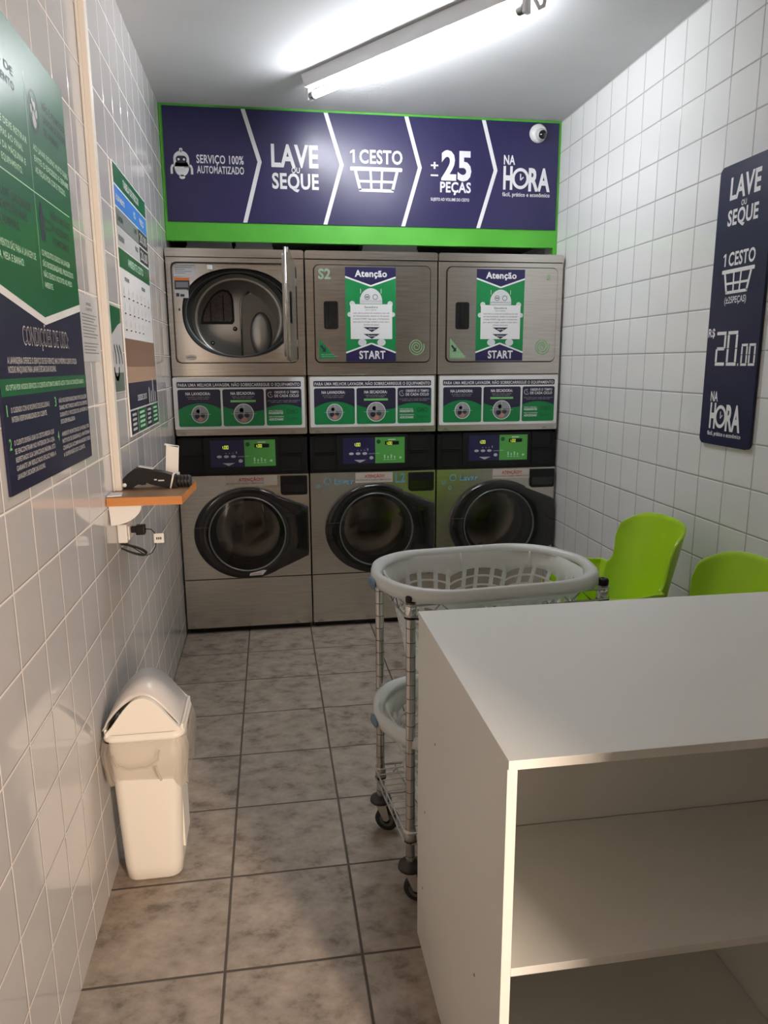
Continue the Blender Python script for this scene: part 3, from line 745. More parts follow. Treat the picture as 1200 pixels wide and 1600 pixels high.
        for j in range(4): F.rect(.054, .135-(j % 2)*.03, 1.905-j*.009, 1.908-j*.009, M_GREY)
        F.build('rating_label', t)
        F = Flat(lambda a, b, d: (a, .014-d, b), .0006)
        F.rect(.050, .122, 1.802, 1.856, M_DARKT); F.lay(1).rect(.050, .122, 1.845, 1.858, M_ORANGE); F.rect(.056, .116, 1.812, 1.838, M_GREY)
        F.lay(0).rect(.050, .115, 1.762, 1.798, M_LGREY); F.lay(1).rect(.055, .070, 1.768, 1.785, M_DARKT).rect(.075, .095, 1.768, 1.780, M_DARKT)
        F.build('warning_label', t)
        F = Flat(lambda a, b, d: (a, .014-d, b), .0006); F.disc(.110, 1.472, .028, M_LABEL, .015); F.lay(1).line([(.09, 1.470), (.11, 1.475), (.13, 1.473)], .004, M_GREY); F.rect(.062, .070, 1.70, 1.712, M_DARKT); F.build('oval_label', t)
        MB().box(.210, .236, .004, .014, 1.897, 1.920, M_PAPERW).build('door_switch', t, bevel=.003)
    else:
        MB().prism(rrect(.044, .652, 1.441, 1.930, .030), FN, .0005, .002, M_BLACK).build('door_seal', t)
        dr = MB().prism(rrect(.049, .647, 1.447, 1.925, .026), FN, .002, .012, M_STEEL).build('dryer_door', t, bevel=.0025)
        mb = MB(); g0_, g1_ = .094, .167
        mb.ringplate(rrect(g0_, g1_, 1.612, 1.750, .012), rrect(g0_+.006, g1_-.006, 1.620, 1.744, .010), FN, .012, .016, M_BLACK)
        mb.prism(rrect(g0_+.004, g1_-.004, 1.618, 1.746, .010), FN, .012, .0125, M_GLOSSB)
        mb.prism(rrect(g0_+.026, g0_+.040, 1.622, 1.742, .005), FN, .0125, .022, M_BLACK)
        mb.build('door_handle', dr, bevel=.0015)
        poster(dr)
        F = Flat(lambda a, b, d: (a, -.012-d, b), .0006)
        if second: F.text('S2', .068, .132, 1.859, 1.906, mat('sage_sticker', (.25, .36, .25), .5), .035)
        if third: F.text('S', .588, .606, 1.868, 1.893, M_SGREEN, .02)
        pts = [(.575+(.006+.036*i/60)*math.cos(i*.32), 1.523+(.006+.036*i/60)*math.sin(i*.32)*1.05) for i in range(61)]
        F.line(pts, .006 if third else .005, M_SGREEN)
        F.build('spiral_sticker', dr)
        F = Flat(lambda a, b, d: (a, -.012-d, b), .0006)
        F.poly([(.066, 1.463), (.155, 1.463), (.066, 1.568)], M_GREEN if second else M_SGREEN)
        F.lay(1).line([(.075, 1.530), (.092, 1.508)], .010, M_NAVY2); F.poly([(.100, 1.498), (.100, 1.522), (.080, 1.498)], M_NAVY2)
        F.text('ABRA COM CUIDADO', .075, .140, 1.482, 1.487, M_LGREY, 0); F.text('NÃO FORCE A PORTA', .078, .160, 1.472, 1.477, M_LGREY, 0)
        F.build('corner_sticker', dr)
    # ---- information panel
    MB().prism(rrect(xa+.002, xb-.002, 1.078, 1.376, .008), FN, -.02, .004, M_STEEL).build('lower_dryer_panel', t, bevel=.003)
    MB().box(xa+.004, xb-.004, .006, .69, 1.060, 1.385, M_BLACK).build('panel_core', t)
    F = Flat(lambda a, b, d: (a, -.004-d, b), .0005)
    F.rr(.013, .675, 1.110, 1.371, .006, M_WHITE); F.build('instruction_sticker', t)
    F = Flat(lambda a, b, d: (a, -.004-d, b), .0009)
    F.rr(.032, .657, 1.321, 1.350, .006, M_NAVY2)
    F.lay(1).text('PARA UMA MELHOR LAVAGEM, NÃO SOBRECARREGUE O EQUIPAMENTO', .038, .651, 1.327, 1.342, M_WHITE, .02); F.lay(0)
    for (a0, a1, zl, zm, zr) in ((.034, .247, 1.210, 1.243, 1.213), (.257, .466, 1.226, 1.200, 1.206), (.476, .659, 1.214, 1.232, 1.212)):
        F.lay(0).rr(a0, a1, 1.124, 1.312, .010, M_NAVY2)
        pts = [(a0, 1.136), (a0+.004, 1.127), (a0+.010, 1.124), (a1-.010, 1.124), (a1-.004, 1.127), (a1, 1.136)]
        for i in range(13):
            u = 1-i/12; z_ = zl*(1-u)**2+zr*u**2+2*u*(1-u)*(2*zm-(zl+zr)/2); pts.append((a0+(a1-a0)*u, z_))
        F.lay(1).poly(pts, M_GREEN)
    F.lay(2).text('NA LAVADORA:', .074, .197, 1.284, 1.298, M_WHITE, .03); F.text('ao encher o tambor, deixe', .080, .192, 1.272, 1.277, M_LGREY, 0); F.text('as roupas bem soltas', .086, .186, 1.263, 1.268, M_LGREY, 0)
    F.text('NA SECADORA:', .298, .420, 1.284, 1.298, M_WHITE, .03); F.text('utilize no máximo metade', .304, .414, 1.272, 1.277, M_LGREY, 0); F.text('do volume do tambor', .310, .406, 1.264, 1.269, M_LGREY, 0)
    F.rect(.296, .424, 1.246, 1.257, M_LGREEN)
    F.text('OBSERVE O TEMPO', .520, .645, 1.289, 1.301, M_WHITE, .02); F.text('DE CADA CICLO', .520, .645, 1.270, 1.283, M_WHITE, .03)
    F.text('para retirar suas roupas das máquinas', .486, .650, 1.250, 1.255, M_LGREY, 0); F.text('assim que o ciclo terminar', .500, .636, 1.242, 1.247, M_LGREY, 0)
    F.ring(.500, 1.283, .012, .015, M_LGREY, 60, 330); F.line([(.500, 1.292), (.500, 1.283), (.508, 1.281)], .002, M_LGREY)
    F.text('NÃO É PRECISO', .488, .560, 1.197, 1.203, M_WHITE, .01); F.text('INGREDIENTES', .488, .562, 1.183, 1.194, M_WHITE, .03); F.text('NÃO É NECESSÁRIO', .488, .566, 1.166, 1.172, M_WHITE, .01); F.text('ADICIONAR!', .488, .562, 1.150, 1.161, M_WHITE, .03)
    F.text('OMO', .580, .640, 1.184, 1.206, mat('deep_green_print', (.006, .13, .045), .4), .05); F.text('Comfort', .580, .640, 1.152, 1.168, MATS['deep_green_print'], .02)
    F.text('OK', .066, .082, 1.210, 1.218, M_DGREEN, 0)
    F.build('instruction_print', t)
    for cx_, r_, rz_ in ((.141, .043, .045), (.361, .051, .052)):
        F = Flat(lambda a, b, d: (a, -.004-d, b), .0018); cz_ = 1.187
        F.disc(cx_, cz_, r_, M_WHITE, rz_); F.lay(1).disc(cx_, cz_, r_*.92, M_GREY, rz_*.92)
        F.lay(2).poly([(cx_+r_*.9*math.cos(math.radians(a_)), cz_+rz_*.9*math.sin(math.radians(a_))) for a_ in range(10, 171, 16)], mat('steel_print', (.33, .34, .36), .4))
        F.disc(cx_-r_*.35, cz_-rz_*.25, r_*.28, M_NAVY2); F.disc(cx_+r_*.3, cz_-rz_*.15, r_*.25, M_DARKT); F.disc(cx_, cz_-rz_*.55, r_*.32, M_SKIN, rz_*.25)
        F.disc(cx_-.01, cz_+rz_*.35, r_*.22, M_LGREY); F.lay(3).line([(cx_-r_*1.25, cz_), (cx_+r_*1.25, cz_)], .0018, M_LGREY); F.line([(cx_, cz_), (cx_, cz_+rz_*.9)], .003, M_LGREY)
        F.build('drum_picture', t)
    for cx_ in (.052, .612):
        MB().prism([(cx_-.018, 1.082), (cx_+.018, 1.082), (cx_, 1.094)], FN, .004, .009, M_STEEL2).build('latch_tab', t, bevel=.001)
    # ---- control fascia
    mb = MB(); mb.box(xa+.004, xb-.004, .006, .05, .868, 1.076, M_BLACK2)
    for (a0, a1) in ((.031, .142), (.541, .658)):
        for (b0, b1) in ((.884, .972), (.978, 1.068)): mb.ringplate(rrect(a0, a1, b0, b1, .004), rrect(a0+.004, a1-.004, b0+.004, b1-.004, .003), FN, -.006, -.001, M_BLACK2)
    mb.build('control_fascia', t)
    cp = MB().prism(rrect(.150, .532, .882, 1.066, .004), FN, -.006, .002, M_BLACK2).build('control_panel', t, bevel=.002)
    F = Flat(lambda a, b, d: (a, -.002-d, b), .0005)
    F.rect(.181, .355, .912, 1.051, M_NAVY); F.rect(.355, .515, .912, 1.051, mat('panel_green', (.10, .40, .08), .4))
    F.lay(1)
    for a_ in (.226, .262, .298): F.disc(a_, .966, .013, M_LGREY, .007)
    F.disc(.334, .942, .011, M_LGREY, .009)
    F.poly([(.240, .932), (.305, .932), (.272, .917)][::-1], M_LGREY)
    F.text('LAVAGEM', .320, .352, .962, .967, M_WHITE, 0); F.text('START', .358, .378, .963, .968, M_WHITE, 0)
    for j in range(4): F.rect(.258+j*.018, .262+j*.018, .981, .985+(.008 if j == 3 else 0), M_LGREY)
    F.rr(.408, .484, 1.010, 1.030, .004, M_BLACK)
    F.disc(.373, 1.028, .010, M_DGREEN); F.ring(.373, 1.028, .009, .011, M_NAVY2)
    for j in range(4): F.rect(.402+j*.018, .410+j*.018, .938, .958-(j % 2)*.008, M_TGREEN); F.rect(.400+j*.018, .412+j*.018, .929, .933, M_TGREEN)
    F.disc(.492, .940, .007, M_TGREEN, .006); F.rect(.425, .465, 1.036, 1.041, M_WHITE)
    F.build('control_print', cp)
    F = Flat(lambda a, b, d: (a, -.002-d, b), .0012)
    def num(a0, b0, w_, h_):
        seg(F, a0, a0+w_*.2, b0, b0+h_, 'bc', .0022, M_DISP); F.rect(a0+w_*.27, a0+w_*.33, b0, b0+.003, M_DISP)
        seg(F, a0+w_*.38, a0+w_*.66, b0, b0+h_, 'abcdef', .0020, M_DISP); seg(F, a0+w_*.72, a0+w_, b0, b0+h_, 'abcdef', .0020, M_DISP)
    num(.240, 1.005, .034, .018); num(.414, 1.011, .032, .016)
    F.build('display_digits', cp)
    # ---- washer
    wc = (.355, .553)
    hole = radial(lambda t_: .196, wc, 96)
    mb = MB(); mb.ringplate(rect_radial(xa, xb, .308, .866, wc, 96), hole, FN, -.020, 0, M_STEEL)
    mb.box(xa, xa+.003, .02, .70, .03, .866, M_STEEL); mb.box(xb-.003, xb, .02, .70, .03, .866, M_STEEL); mb.box(xa+.003, xb-.003, .68, .70, .03, .866, M_STEEL); mb.box(xa+.003, xb-.003, .05, .68, .860, .866, M_STEEL)
    mb.build('washer_cabinet', t)
    MB().box(xa+.003, xb-.003, .006, .02, .300, .310, M_BLACK).build('kick_panel_seam', t)
    MB().prism(rrect(xa, xb, .032, .303, .006), FN, -.02, .001, M_STEEL).build('kick_panel', t, bevel=.002)
    for cx_ in (.045, .60): MB().prism([(cx_-.018, .036), (cx_+.018, .036), (cx_, .048)], FN, .001, .006, M_STEEL2).build('latch_tab', t, bevel=.001)
    MB().box(xa+.01, xb-.01, .03, .68, 0, .030, M_BLACK).build('plinth', t)
    # door ring: ellipse running out into the wing at the right
    a_, b_ = .280, .247; out = []
    cxr, czr = .357, .555
    N_ = 96
    def outer(t_):
        x_, z_ = a_*math.cos(t_), b_*math.sin(t_)
        return x_, z_
    wing = [(.678, .690), (.678, .428)]
    def rr_(t_):
        e = ell(a_, b_)(t_)
        # extend to polygon between the bends and the wing
        poly = [(.506-cxr, .757-czr), (.678-cxr, .690-czr), (.678-cxr, .425-czr), (.514-cxr, .350-czr)]
        d_ = (math.cos(t_), math.sin(t_)); best = e
        for (p, q_) in zip(poly, poly[1:]):
            ex_, ez_ = q_[0]-p[0], q_[1]-p[1]; den = d_[0]*ez_-d_[1]*ex_
            if abs(den) < 1e-9: continue
            r_ = (p[0]*ez_-p[1]*ex_)/den; s_ = (p[0]*d_[1]-p[1]*d_[0])/den
            if r_ > 0 and -1e-6 <= s_ <= 1+1e-6: best = max(r_, 0) if r_ > e*.9 else e
        return best
    outl = radial(rr_, (cxr, czr), N_); inn = radial(lambda t_: .203, (cxr-.002, czr-.002), N_)
    mb = MB()
    q3 = lambda P_, d: [FN(x_, z_, d) for x_, z_ in P_]
    def shrink(P_, k_): return [(cxr+(x_-cxr)*(1-k_/math.hypot(x_-cxr, z_-czr)), czr+(z_-czr)*(1-k_/math.hypot(x_-cxr, z_-czr))) for x_, z_ in P_]
    mb.loft([q3(outl, .001), q3(outl, .020), q3(shrink(outl, .003), .027), q3(shrink(outl, .010), .031), q3(shrink(inn, -.006), .031), q3(inn, .028), q3(inn, .002)], M_GLOSSB, smooth=True)
    wd = mb.build('washer_door', t)
    for p in wd.data.polygons: p.use_smooth = True
    mb = MB(); mb.lathe([(.203, -.029), (.2035, -.033), (.199, -.035), (.195, -.031), (.195, -.027)], M_GREYRING if not first else mat('ring_grey', (.3, .3, .29), .3, .8), (cxr-.002, 0, czr-.002), 'y', 80); mb.build('glass_rim', wd)
    mb = MB(); mb.lathe([(.195, -.029), (.17, -.036), (.13, -.043), (.08, -.048), (.03, -.050), (0, -.050)], M_GLASS, (cxr-.002, 0, czr-.002), 'y', 64); mb.build('glass', wd)
    mb = MB(); mb.box(.088, .158, -.0315, -.029, .596, .598, M_GREYRING); mb.box(.086, .156, -.0315, -.029, .502, .504, M_BLACK2); mb.build('handle_seam', wd)
    # inside: gasket, drum, baffles
    C3 = (wc[0], 0, wc[1])
    mb = MB(); mb.lathe([(.196, .002), (.185, .02), (.170, .035), (.176, .06), (.17, .075)], M_RUBBER, C3, 'y', 64); mb.build('gasket', t)
    mb = MB(); mb.lathe([(.17, .075), (.178, .08), (.235, .095), (.235, .36), (.225, .375), (.12, .385), (.05, .36), (0, .355)], M_DSTEEL, C3, 'y', 64)
    dm = mb.build('drum', t)
    for j in range(3):
        t_ = math.radians(90+120*j+(10, 35, 60)[k]); c_, s_ = math.cos(t_), math.sin(t_)
        mb = MB(); loops = []
        for y_ in (.10, .12, .30, .35):
            hgt = .055 if .11 < y_ < .32 else .01; r0 = .232; wdt = .035
            loops.append([(wc[0]+c_*r_-s_*s2, y_, wc[1]+s_*r_+c_*s2) for r_, s2 in ((r0, -wdt), (r0-hgt*.75, -wdt*.5), (r0-hgt, 0), (r0-hgt*.75, wdt*.5), (r0, wdt))])
        mb.loft(loops, M_DSTEEL, close=False, caps=(True, True)); mb.build('baffle', dm)
    # soap drawer
    mb = MB(); mb.prism(rrect(.536, .677, .754, .857, (.018, .012, .004, .004)), FN, .0005, .008, M_BLACK); mb.build('soap_drawer', t, bevel=.002)
    MB().prism(rrect(.545, .668, .770, .812, .008), FN, .008, .010, M_GLOSSB).build('drawer_pull', t, bevel=.001)
    # stickers
    a0, a1 = ((.250, .520), (.246, .449), (.321, .534))[k]
    F = Flat(FN, .0008); F.rect(a0, a1, .808, .862, M_LABEL if k else mat('label_paper_warm', (.55, .47, .4), .5)); tx0 = a0+(a1-a0)*.25 if not first else .318
    tx1 = a1-(a1-a0)*.22 if not first else .448
    F.lay(1).text('ATENÇÃO!!!', tx0, tx1, .834, .850, M_RED, .03); F.text('NÃO FORCE A PORTA. AGUARDE O TÉRMINO DO CICLO', a0+.004, a1-.006 if not first else .45, .818, .826, M_DARKT, .01)
    F.build('warning_sticker', t)
    if not first:
        F = Flat(FN, .0008)
        for (ca, cb, r_) in ((.095, .821, .019), (.045, .795, .012), (.079, .766, .010)): F.ring(ca, cb, r_*.76, r_, M_SKYB)
        F.out('bubble_sticker', t); F.text('Lavar', .134, .236, .804, .832, M_SKYB, .02); F.build('lettering_sticker', t)
    if second:
        F = Flat(FN, .0008); F.text('L2', .464, .518, .806, .853, M_SKYB, .02); F.build('number_sticker', t)
    if first:
        F = Flat(lambda a, b, d: (a, -.030-d, b), .002); F.poly([(.355, .326), (.425, .328), (.447, .352), (.430, .355), (.360, .340)], M_WHITE); F.lay(1).text('CUIDADO', .365, .420, .331, .339, M_RED, .02); F.build('door_tag', wd)
    return t
stack(0, 'left steel stacked washer and dryer with its dryer door standing open')
stack(1, 'middle steel stacked washer and dryer marked S2 and L2')
stack(2, 'right steel stacked washer and dryer beside the right tiled wall')
# things lying in the dark gap over the machines
for x_, w_, s_, l_ in ((.175, .23, M_GREY, 'grey duct box behind the gap over the left machine'), (.425, .19, M_GREY, 'second grey duct box right of the first over the left machine'), (1.10, .30, M_GREY, 'grey duct box over the joint of middle and right machines')):
    t = thing('duct_box', l_, 'duct', (x_+w_/2, .36, 1.995), 0, 'grey duct boxes over the machines'); MB().box(-w_/2, w_/2, -.1, .1, .001, .09, s_).build('casing', t, bevel=.004)
    MB().box(-w_/2-.004, w_/2+.004, -.104, -.098, .04, .05, M_GREY).build('flange', t)
t = thing('flat_box', 'flat blue box lying on top of the middle machine', 'box', (.99, .30, 1.995)); MB().box(-.11, .11, -.08, .08, .001, .03, mat('teal_box', (.02, .12, .22), .5)).build('carton', t, bevel=.002)
MB().box(-.05, .02, -.0815, -.0802, .012, .018, M_LGREY).build('label_strip', t)

# ================================================================ shelf on the left wall, scanner and cables
t = thing('wall_shelf', 'small wooden shelf with orange edge on the left tiled wall', 'shelf', (XL, -1.5, 1.03))
out = [(.0015, -.162), (.217, -.162), (.232, .12), (.205, .20), (.0015, .20)]
mb = MB(); mb.prism(out, lambda a, b, d: (a, b, d), 0, .0245, M_WOODE); mb.build('board', t, bevel=.001)
mb = MB(); mb.prism([(a*.998, b*.997) for a, b in out], lambda a, b, d: (a, b, d), .0246, .0258, M_WOODT); mb.build('top_veneer', t)
for yb_ in (-.128, .11):
    pts = [(.0015, -.001), (.096, -.001)]+[(.0015+.0945*math.cos(math.radians(a_)), -.001-.062*math.sin(math.radians(a_))) for a_ in range(8, 91, 10)]
    mb = MB(); mb.prism(pts, lambda a, b, d: (a, yb_+d, b), -.010, .010, M_PAPERW); mb.build('bracket', t, bevel=.003)
SH = 1.056
t = thing('barcode_scanner', 'black pistol shaped handheld scanner lying on the wooden shelf', 'scanner', (.21, -1.5, SH))
pts = [(.108, 1.068), (.111, 1.085), (.132, 1.106), (.153, 1.121), (.176, 1.119), (.245, 1.105), (.274, 1.095), (.276, 1.060), (.259, 1.058), (.219, 1.064), (.196, 1.071), (.182, 1.078), (.174, 1.068), (.161, 1.072), (.138, 1.057), (.114, 1.057)]
mb = MB(); mb.prism([(a-.21, b-SH) for a, b in pts], lambda a, b, d: (a, d, b), -.022, .022, M_BLACK); mb.build('body', t, bevel=.006, seg=3)
mb = MB(); mb.lathe([(.015, 0), (.019, .004), (.019, .040), (.015, .047), (0, .047)], M_RUBBER, (.064, 0, .020), 'x', 20)
for k_ in range(4): mb.lathe([(.019, .004+k_*.010), (.0205, .007+k_*.010), (.019, .010+k_*.010)], M_BLACK, (.064, 0, .020), 'x', 20)
mb.build('grip_end', t)
mb = MB(); mb.lathe([(0, -.0235), (.006, -.0235), (.0065, -.021)], M_PAPERW, (-.090, 0, .014), 'y', 16); mb.build('button', t)
MB().tube([(.054, .0235, .004), (.058, .0235, .040), (.058, .010, .043), (.058, -.022, .043), (.057, -.0255, .036), (.048, -.0255, .001)], .0028, M_PAPERW, 8).build('strap', t)
MB().prism([(-.04, .022), (-.028, .024), (-.030, .010), (-.040, .012)], lambda a, b, d: (a, d, b), -.008, .008, M_BLACK).build('trigger', t, bevel=.002)
MB().obox((-.025, 0, .0655-.0), (1, 0, -.2), (0, 1, 0), (.2, 0, 1), .022, .012, .0015, M_LGREY).build('screen', t)
F = Flat(lambda a, b, d: (a, -.022-d, b), .0012); F.rect(.0, .008, .027, .031, M_LGREY).rect(.012, .030, .024, .028, M_LGREY); F.build('print_mark', t)
t = thing('card_stand', 'white upright card holder standing behind the black scanner', 'holder', (.255, -1.42, SH))
MB().obox((.000, 0, .080), (1, 0, -.08), (0, 1, 0), (0.08, 0, 1), .020, .003, .044, M_PAPERW).build('card', t, bevel=.001)
MB().obox((.000, .004, .124), (1, 0, -.2), (0, 1, 0), (0.2, 0, 1), .022, .007, .002, M_PAPERW).build('card_lip', t)
MB().box(-.02, .02, -.012, .012, 0.001, .036, M_PAPERW).build('base', t, bevel=.002)
t = thing('small_card', 'small grey card lying on the near left end of the shelf', 'card', (.112, -1.632, SH+.001))
MB().prism([(-.018, -.026), (.022, -.014), (.016, .030), (-.018, .036)], lambda a, b, d: (a, b, d), 0, .004, M_LGREY).build('card', t, bevel=.001)
t = thing('wall_outlet', 'white surface power outlet under the wooden shelf', 'outlet', (XL, -1.5, .92))
MB().box(.001, .030, -.045, .045, -.030, .030, M_PAPERW).build('housing', t, bevel=.004)
MB().box(.030, .034, -.026, .026, -.024, .02, M_CREAM).build('faceplate', t, bevel=.002)
t = thing('power_adapter', 'black plug adapter with coiled cable hanging from the outlet', 'adapter', (XL+.036, -1.5, .92))
MB().box(0, .016, -.010, .010, -.006, .014, M_BLACK).build('plug', t, bevel=.002)
MB().box(.014, .042, -.014, .014, -.013, .018, M_BLACK).build('transformer', t, bevel=.003)
pts = [(.042, 0, .004), (.060, 0, .002), (.070, 0, -.010), (.074, 0, -.03), (.070, 0, -.055), (.058, 0, -.075), (.042, 0, -.083), (.028, 0, -.076), (.0, 0, -.055), (-.02, 0, -.045)]
MB().tube(pts, .0018, M_RUBBER, 6).build('cable', t)
mb = MB()
for j in range(5):
    L2 = [(-.026+.050*math.cos(a_)*(1-.03*j)-.0+.02, .004*math.sin(a_*2)+(j-2)*.004, -.056+.011*math.sin(a_)-.34*(.05*math.cos(a_)+.0)-.002*j) for a_ in [2*math.pi*i/20 for i in range(20)]]
    mb.tube(L2, .0022, M_RUBBER, 6, closed=True)
mb.tube([(-.05, 0, .03), (-.044, 0, .0), (-.03, 0, -.03), (-.01, 0, -.048)], .0018, M_RUBBER, 6)
mb.build('cable_coil', t)
MB().box(.066, .098, -.002, .002, -.044, -.012, M_PAPERW).build('label_tag', t, bevel=.002)
F = Flat(lambda a, b, d: (a, -.002-d, b), .0006)
for j in range(3): F.rect(.074+j*.006, .078+j*.006, -.032, -.024, M_DARKT)
F.build('tag_print', bpy.context.scene.objects['label_tag'])

# ================================================================ swing bin and its bag
BX, BY = .198, -1.875
t = thing('swing_bin', 'tall cream swing-top waste bin standing against the left wall', 'waste bin', (BX, BY, 0))
def rl(hx, hy, r, z, dx=0, dy=0, n=7):
    return [(a+dx, b+dy, z) for a, b in rrect(-hx, hx, -hy, hy, r, n)]
mb = MB()
mb.loft([rl(.066, .070, .03, .002, .006, -.004), rl(.076, .080, .034, .010, .006, -.004), rl(.080, .084, .034, .05, .006, -.002), rl(.092, .098, .030, .36, .008, 0), rl(.098, .102, .030, .452, .010, 0), rl(.092, .096, .028, .452, .010, 0), rl(.074, .078, .03, .05, .006, 0)], M_CREAM, caps=(True, True))
mb.box(.088, .094, -.05, .06, .08, .36, M_CREAM); mb.build('body', t)
# lid: rim plus two gabled ends
mb = MB()
mb.loft([rl(.100, .104, .030, .446, .010), rl(.107, .110, .032, .448, .010), rl(.107, .110, .032, .458, .010), rl(.101, .104, .030, .466, .010)], M_CREAM)
def gable(w_, z0, z1, hump, n=24):
    pts = [(-w_, z0), (w_, z0)]
    for i in range(n+1):
        u = 1-2*i/n; pts.append((w_*u*.97, z0+.012+(z1-z0-.012)*(math.cos(abs(u)*math.pi)*.5+.5)**.62))
    return pts
for y_ in (-.100, .088):
    mb.prism([(a+.010, b) for a, b in gable(.100, .460, .566, 1)], lambda a, b, d: (a, y_+d, b), 0, .012, M_CREAM, True)
for sx in (-1, 1): mb.box(.010+sx*.100-.004, .010+sx*.100+.004, -.09, .09, .46, .478, M_CREAM)
mb.build('lid_frame', t, bevel=.003)
mb = MB(); loops = []
for y_ in (-.084, -.080, .080, .084):
    k_ = 1 if abs(y_) < .083 else .97
    loops.append([(.008+.106*u, y_, .468+(.576*k_-.468)*((math.cos(abs(u)*math.pi)*.5+.5)**.50)-.006*(abs(u) > .9)+.010*u*0+(-.010*u)) for u in [i/16-1 for i in range(33)]])
mb.loft(loops, M_FLAP, close=False); mb.build('swing_flap', t, solid=.004)
t = thing('bin_liner', 'translucent plastic bag folded over the rim of the cream bin', 'plastic bag', (BX, BY, .3))
mb = MB(); loops = []
prof = [(.110, .115, .148, 0), (.116, .121, .12, .002), (.113, .118, .08, .004), (.107, .113, .045, .005), (.104, .109, .01, .006)]
import itertools
for hx, hy, z_, am in prof:
    l = []; base = rrect(-hx, hx, -hy, hy, .034, 14)
    for i, (a, b) in enumerate(base):
        q_ = am*(math.sin(i*1.7)+.7*math.sin(i*3.1+z_*40)); r_ = math.hypot(a, b)
        l.append((a*(1+q_/r_)+.010, b*(1+q_/r_), z_+(am*1.5)*math.sin(i*.55)+(.018*math.sin(i*.16) if z_ < .03 else 0)))
    loops.append(l)
mb.loft(loops, M_BAG); mb.build('draped_bag', t)
MB().tube([(-.070, -.122, .118), (-.058, -.127, .090), (-.03, -.129, .078), (.02, -.129, .080), (.048, -.127, .098), (.052, -.124, .125)], .0028, M_BAG, 6).build('gathered_fold', t)
MB().tube([(.040, -.126, .080), (.046, -.126, .055), (.052, -.122, .036)], .0035, M_BAG, 6).build('loose_corner', t)

# ================================================================ wire trolley
AZ = math.radians(5.9)
TR = (.908, -2.14)
t = thing('wire_trolley', 'chrome wire trolley on castors behind the white counter', 'trolley', (TR[0], TR[1], 0), AZ)
LX, LY = .54, .32
posts = [(0, LY), (0, 0), (LX, 0), (LX, LY)]
for (px, py) in posts:
    mb = MB(); mb.lathe([(.0125, .116), (.0125, .856)], M_POST, (px, py, 0), 'z', 20)
    z_ = .135
    while z_ < .845:
        mb.lathe([(.01255, z_-.0011), (.01285, z_), (.01255, z_+.0011)], M_POSTG, (px, py, 0), 'z', 20); z_ += .0254*1.5
    po = mb.build('post', t)
    mb = MB(); mb.lathe([(.0135, .850), (.0145, .856), (.0145, .864), (.012, .869), (.006, .870), (.005, .866), (0, .866)], M_BLACK, (px, py, 0), 'z', 18); mb.build('post_cap', po)
    for zz in (.808, .176):
        mb = MB(); mb.lathe([(.0130, zz), (.0170, zz+.002), (.0155, zz+.036), (.0130, zz+.038)], M_ZINC if zz < .5 else M_CHROME, (px, py, 0), 'z', 18)
        mb.lathe([(.0172, zz+.000), (.0180, zz+.003), (.0172, zz+.006)], M_BLACK, (px, py, 0), 'z', 18)
        mb.build('collar', po)
    # castor
    mb = MB(); mb.lathe([(0, .118), (.012, .117), (.032, .108), (.034, .098), (.028, .094), (0, .094)], M_BUMP, (px, py, 0), 'z', 24)
    dx, dy = (.022, -.012)
    for s_ in (-1, 1):
        nxp = Vector((.48, .88, 0))*s_*.013
        mb.prism([(-.016, .096), (.018, .096), (.030, .045), (.022, .034), (.012, .036)], lambda a, b, d: (px+a*.88+nxp.x+d*.48*s_, py-a*.48+nxp.y+d*.88*s_, b), 0, .002, M_ZINC)
    cs = mb.build('castor', t)
    mb = MB(); wc_ = (px+.020*.88, py-.020*.48); ax = Vector((.48, .88, 0)); loops = []
    for rr2, hh in ((.012, -.011), (.022, -.011), (.034, -.010), (.0375, -.006), (.0375, .006), (.034, .010), (.022, .011), (.012, .011)):
        loops.append([(wc_[0]+ax.x*hh+.88*rr2*math.cos(a_), wc_[1]+ax.y*hh-.48*rr2*math.cos(a_), .038+rr2*math.sin(a_)) for a_ in [2*math.pi*i/24 for i in range(24)]])
    mb.loft(loops[1:7], M_RUBBER); mb.loft(loops[:2], M_GREYRING); mb.loft(loops[6:], M_GREYRING); mb.build('wheel', cs)
def truss(name, z0, z1, mm):
    mb = MB(); r_ = .0028; e = .016
    sides = [((0, -e), (LX, -e)), ((LX+e, 0), (LX+e, LY)), ((LX, LY+e), (0, LY+e)), ((-e, LY), (-e, 0))]
    for zz in (z0, z1):
        loop = []
        for (p, q_), ang in zip(sides, (270, 0, 90, 180)):
            loop += [(p[0], p[1], zz), (q_[0], q_[1], zz)]
            cx_, cy_ = {270: (LX, 0), 0: (LX, LY), 90: (0, LY), 180: (0, 0)}[ang]
            loop += [(cx_+e*math.cos(math.radians(ang+a2)), cy_+e*math.sin(math.radians(ang+a2)), zz) for a2 in (30, 60)]
        mb.tube(loop, r_, mm, 6, closed=True)
    for p, q_ in sides:
        L3 = math.hypot(q_[0]-p[0], q_[1]-p[1]); n_ = int(L3/.045); runs = []
        if L3 > .4: runs = [(.08, .42), (.58, .92)]
        else: runs = [(.1, .9)]
        for (u0, u1) in runs:
            k_ = max(2, int(round((u1-u0)*L3/.030))); pp = []
            for i in range(k_+1):
                u = u0+(u1-u0)*i/k_; pp.append((p[0]+(q_[0]-p[0])*u, p[1]+(q_[1]-p[1])*u, z1 if i % 2 else z0))
            mb.tube(pp, .0020, mm, 6)
    return mb
truss('upper_frame', .816, .845, M_STEEL2).build('upper_frame', t)
mb = truss('lower_shelf', .178, .207, M_ZINC)
for i in range(13):
    y_ = -.016+(LY+.032)*i/12; mb.tube([(-.012, y_, .211), (LX+.012, y_, .211)], .0019, M_ZINC, 6)
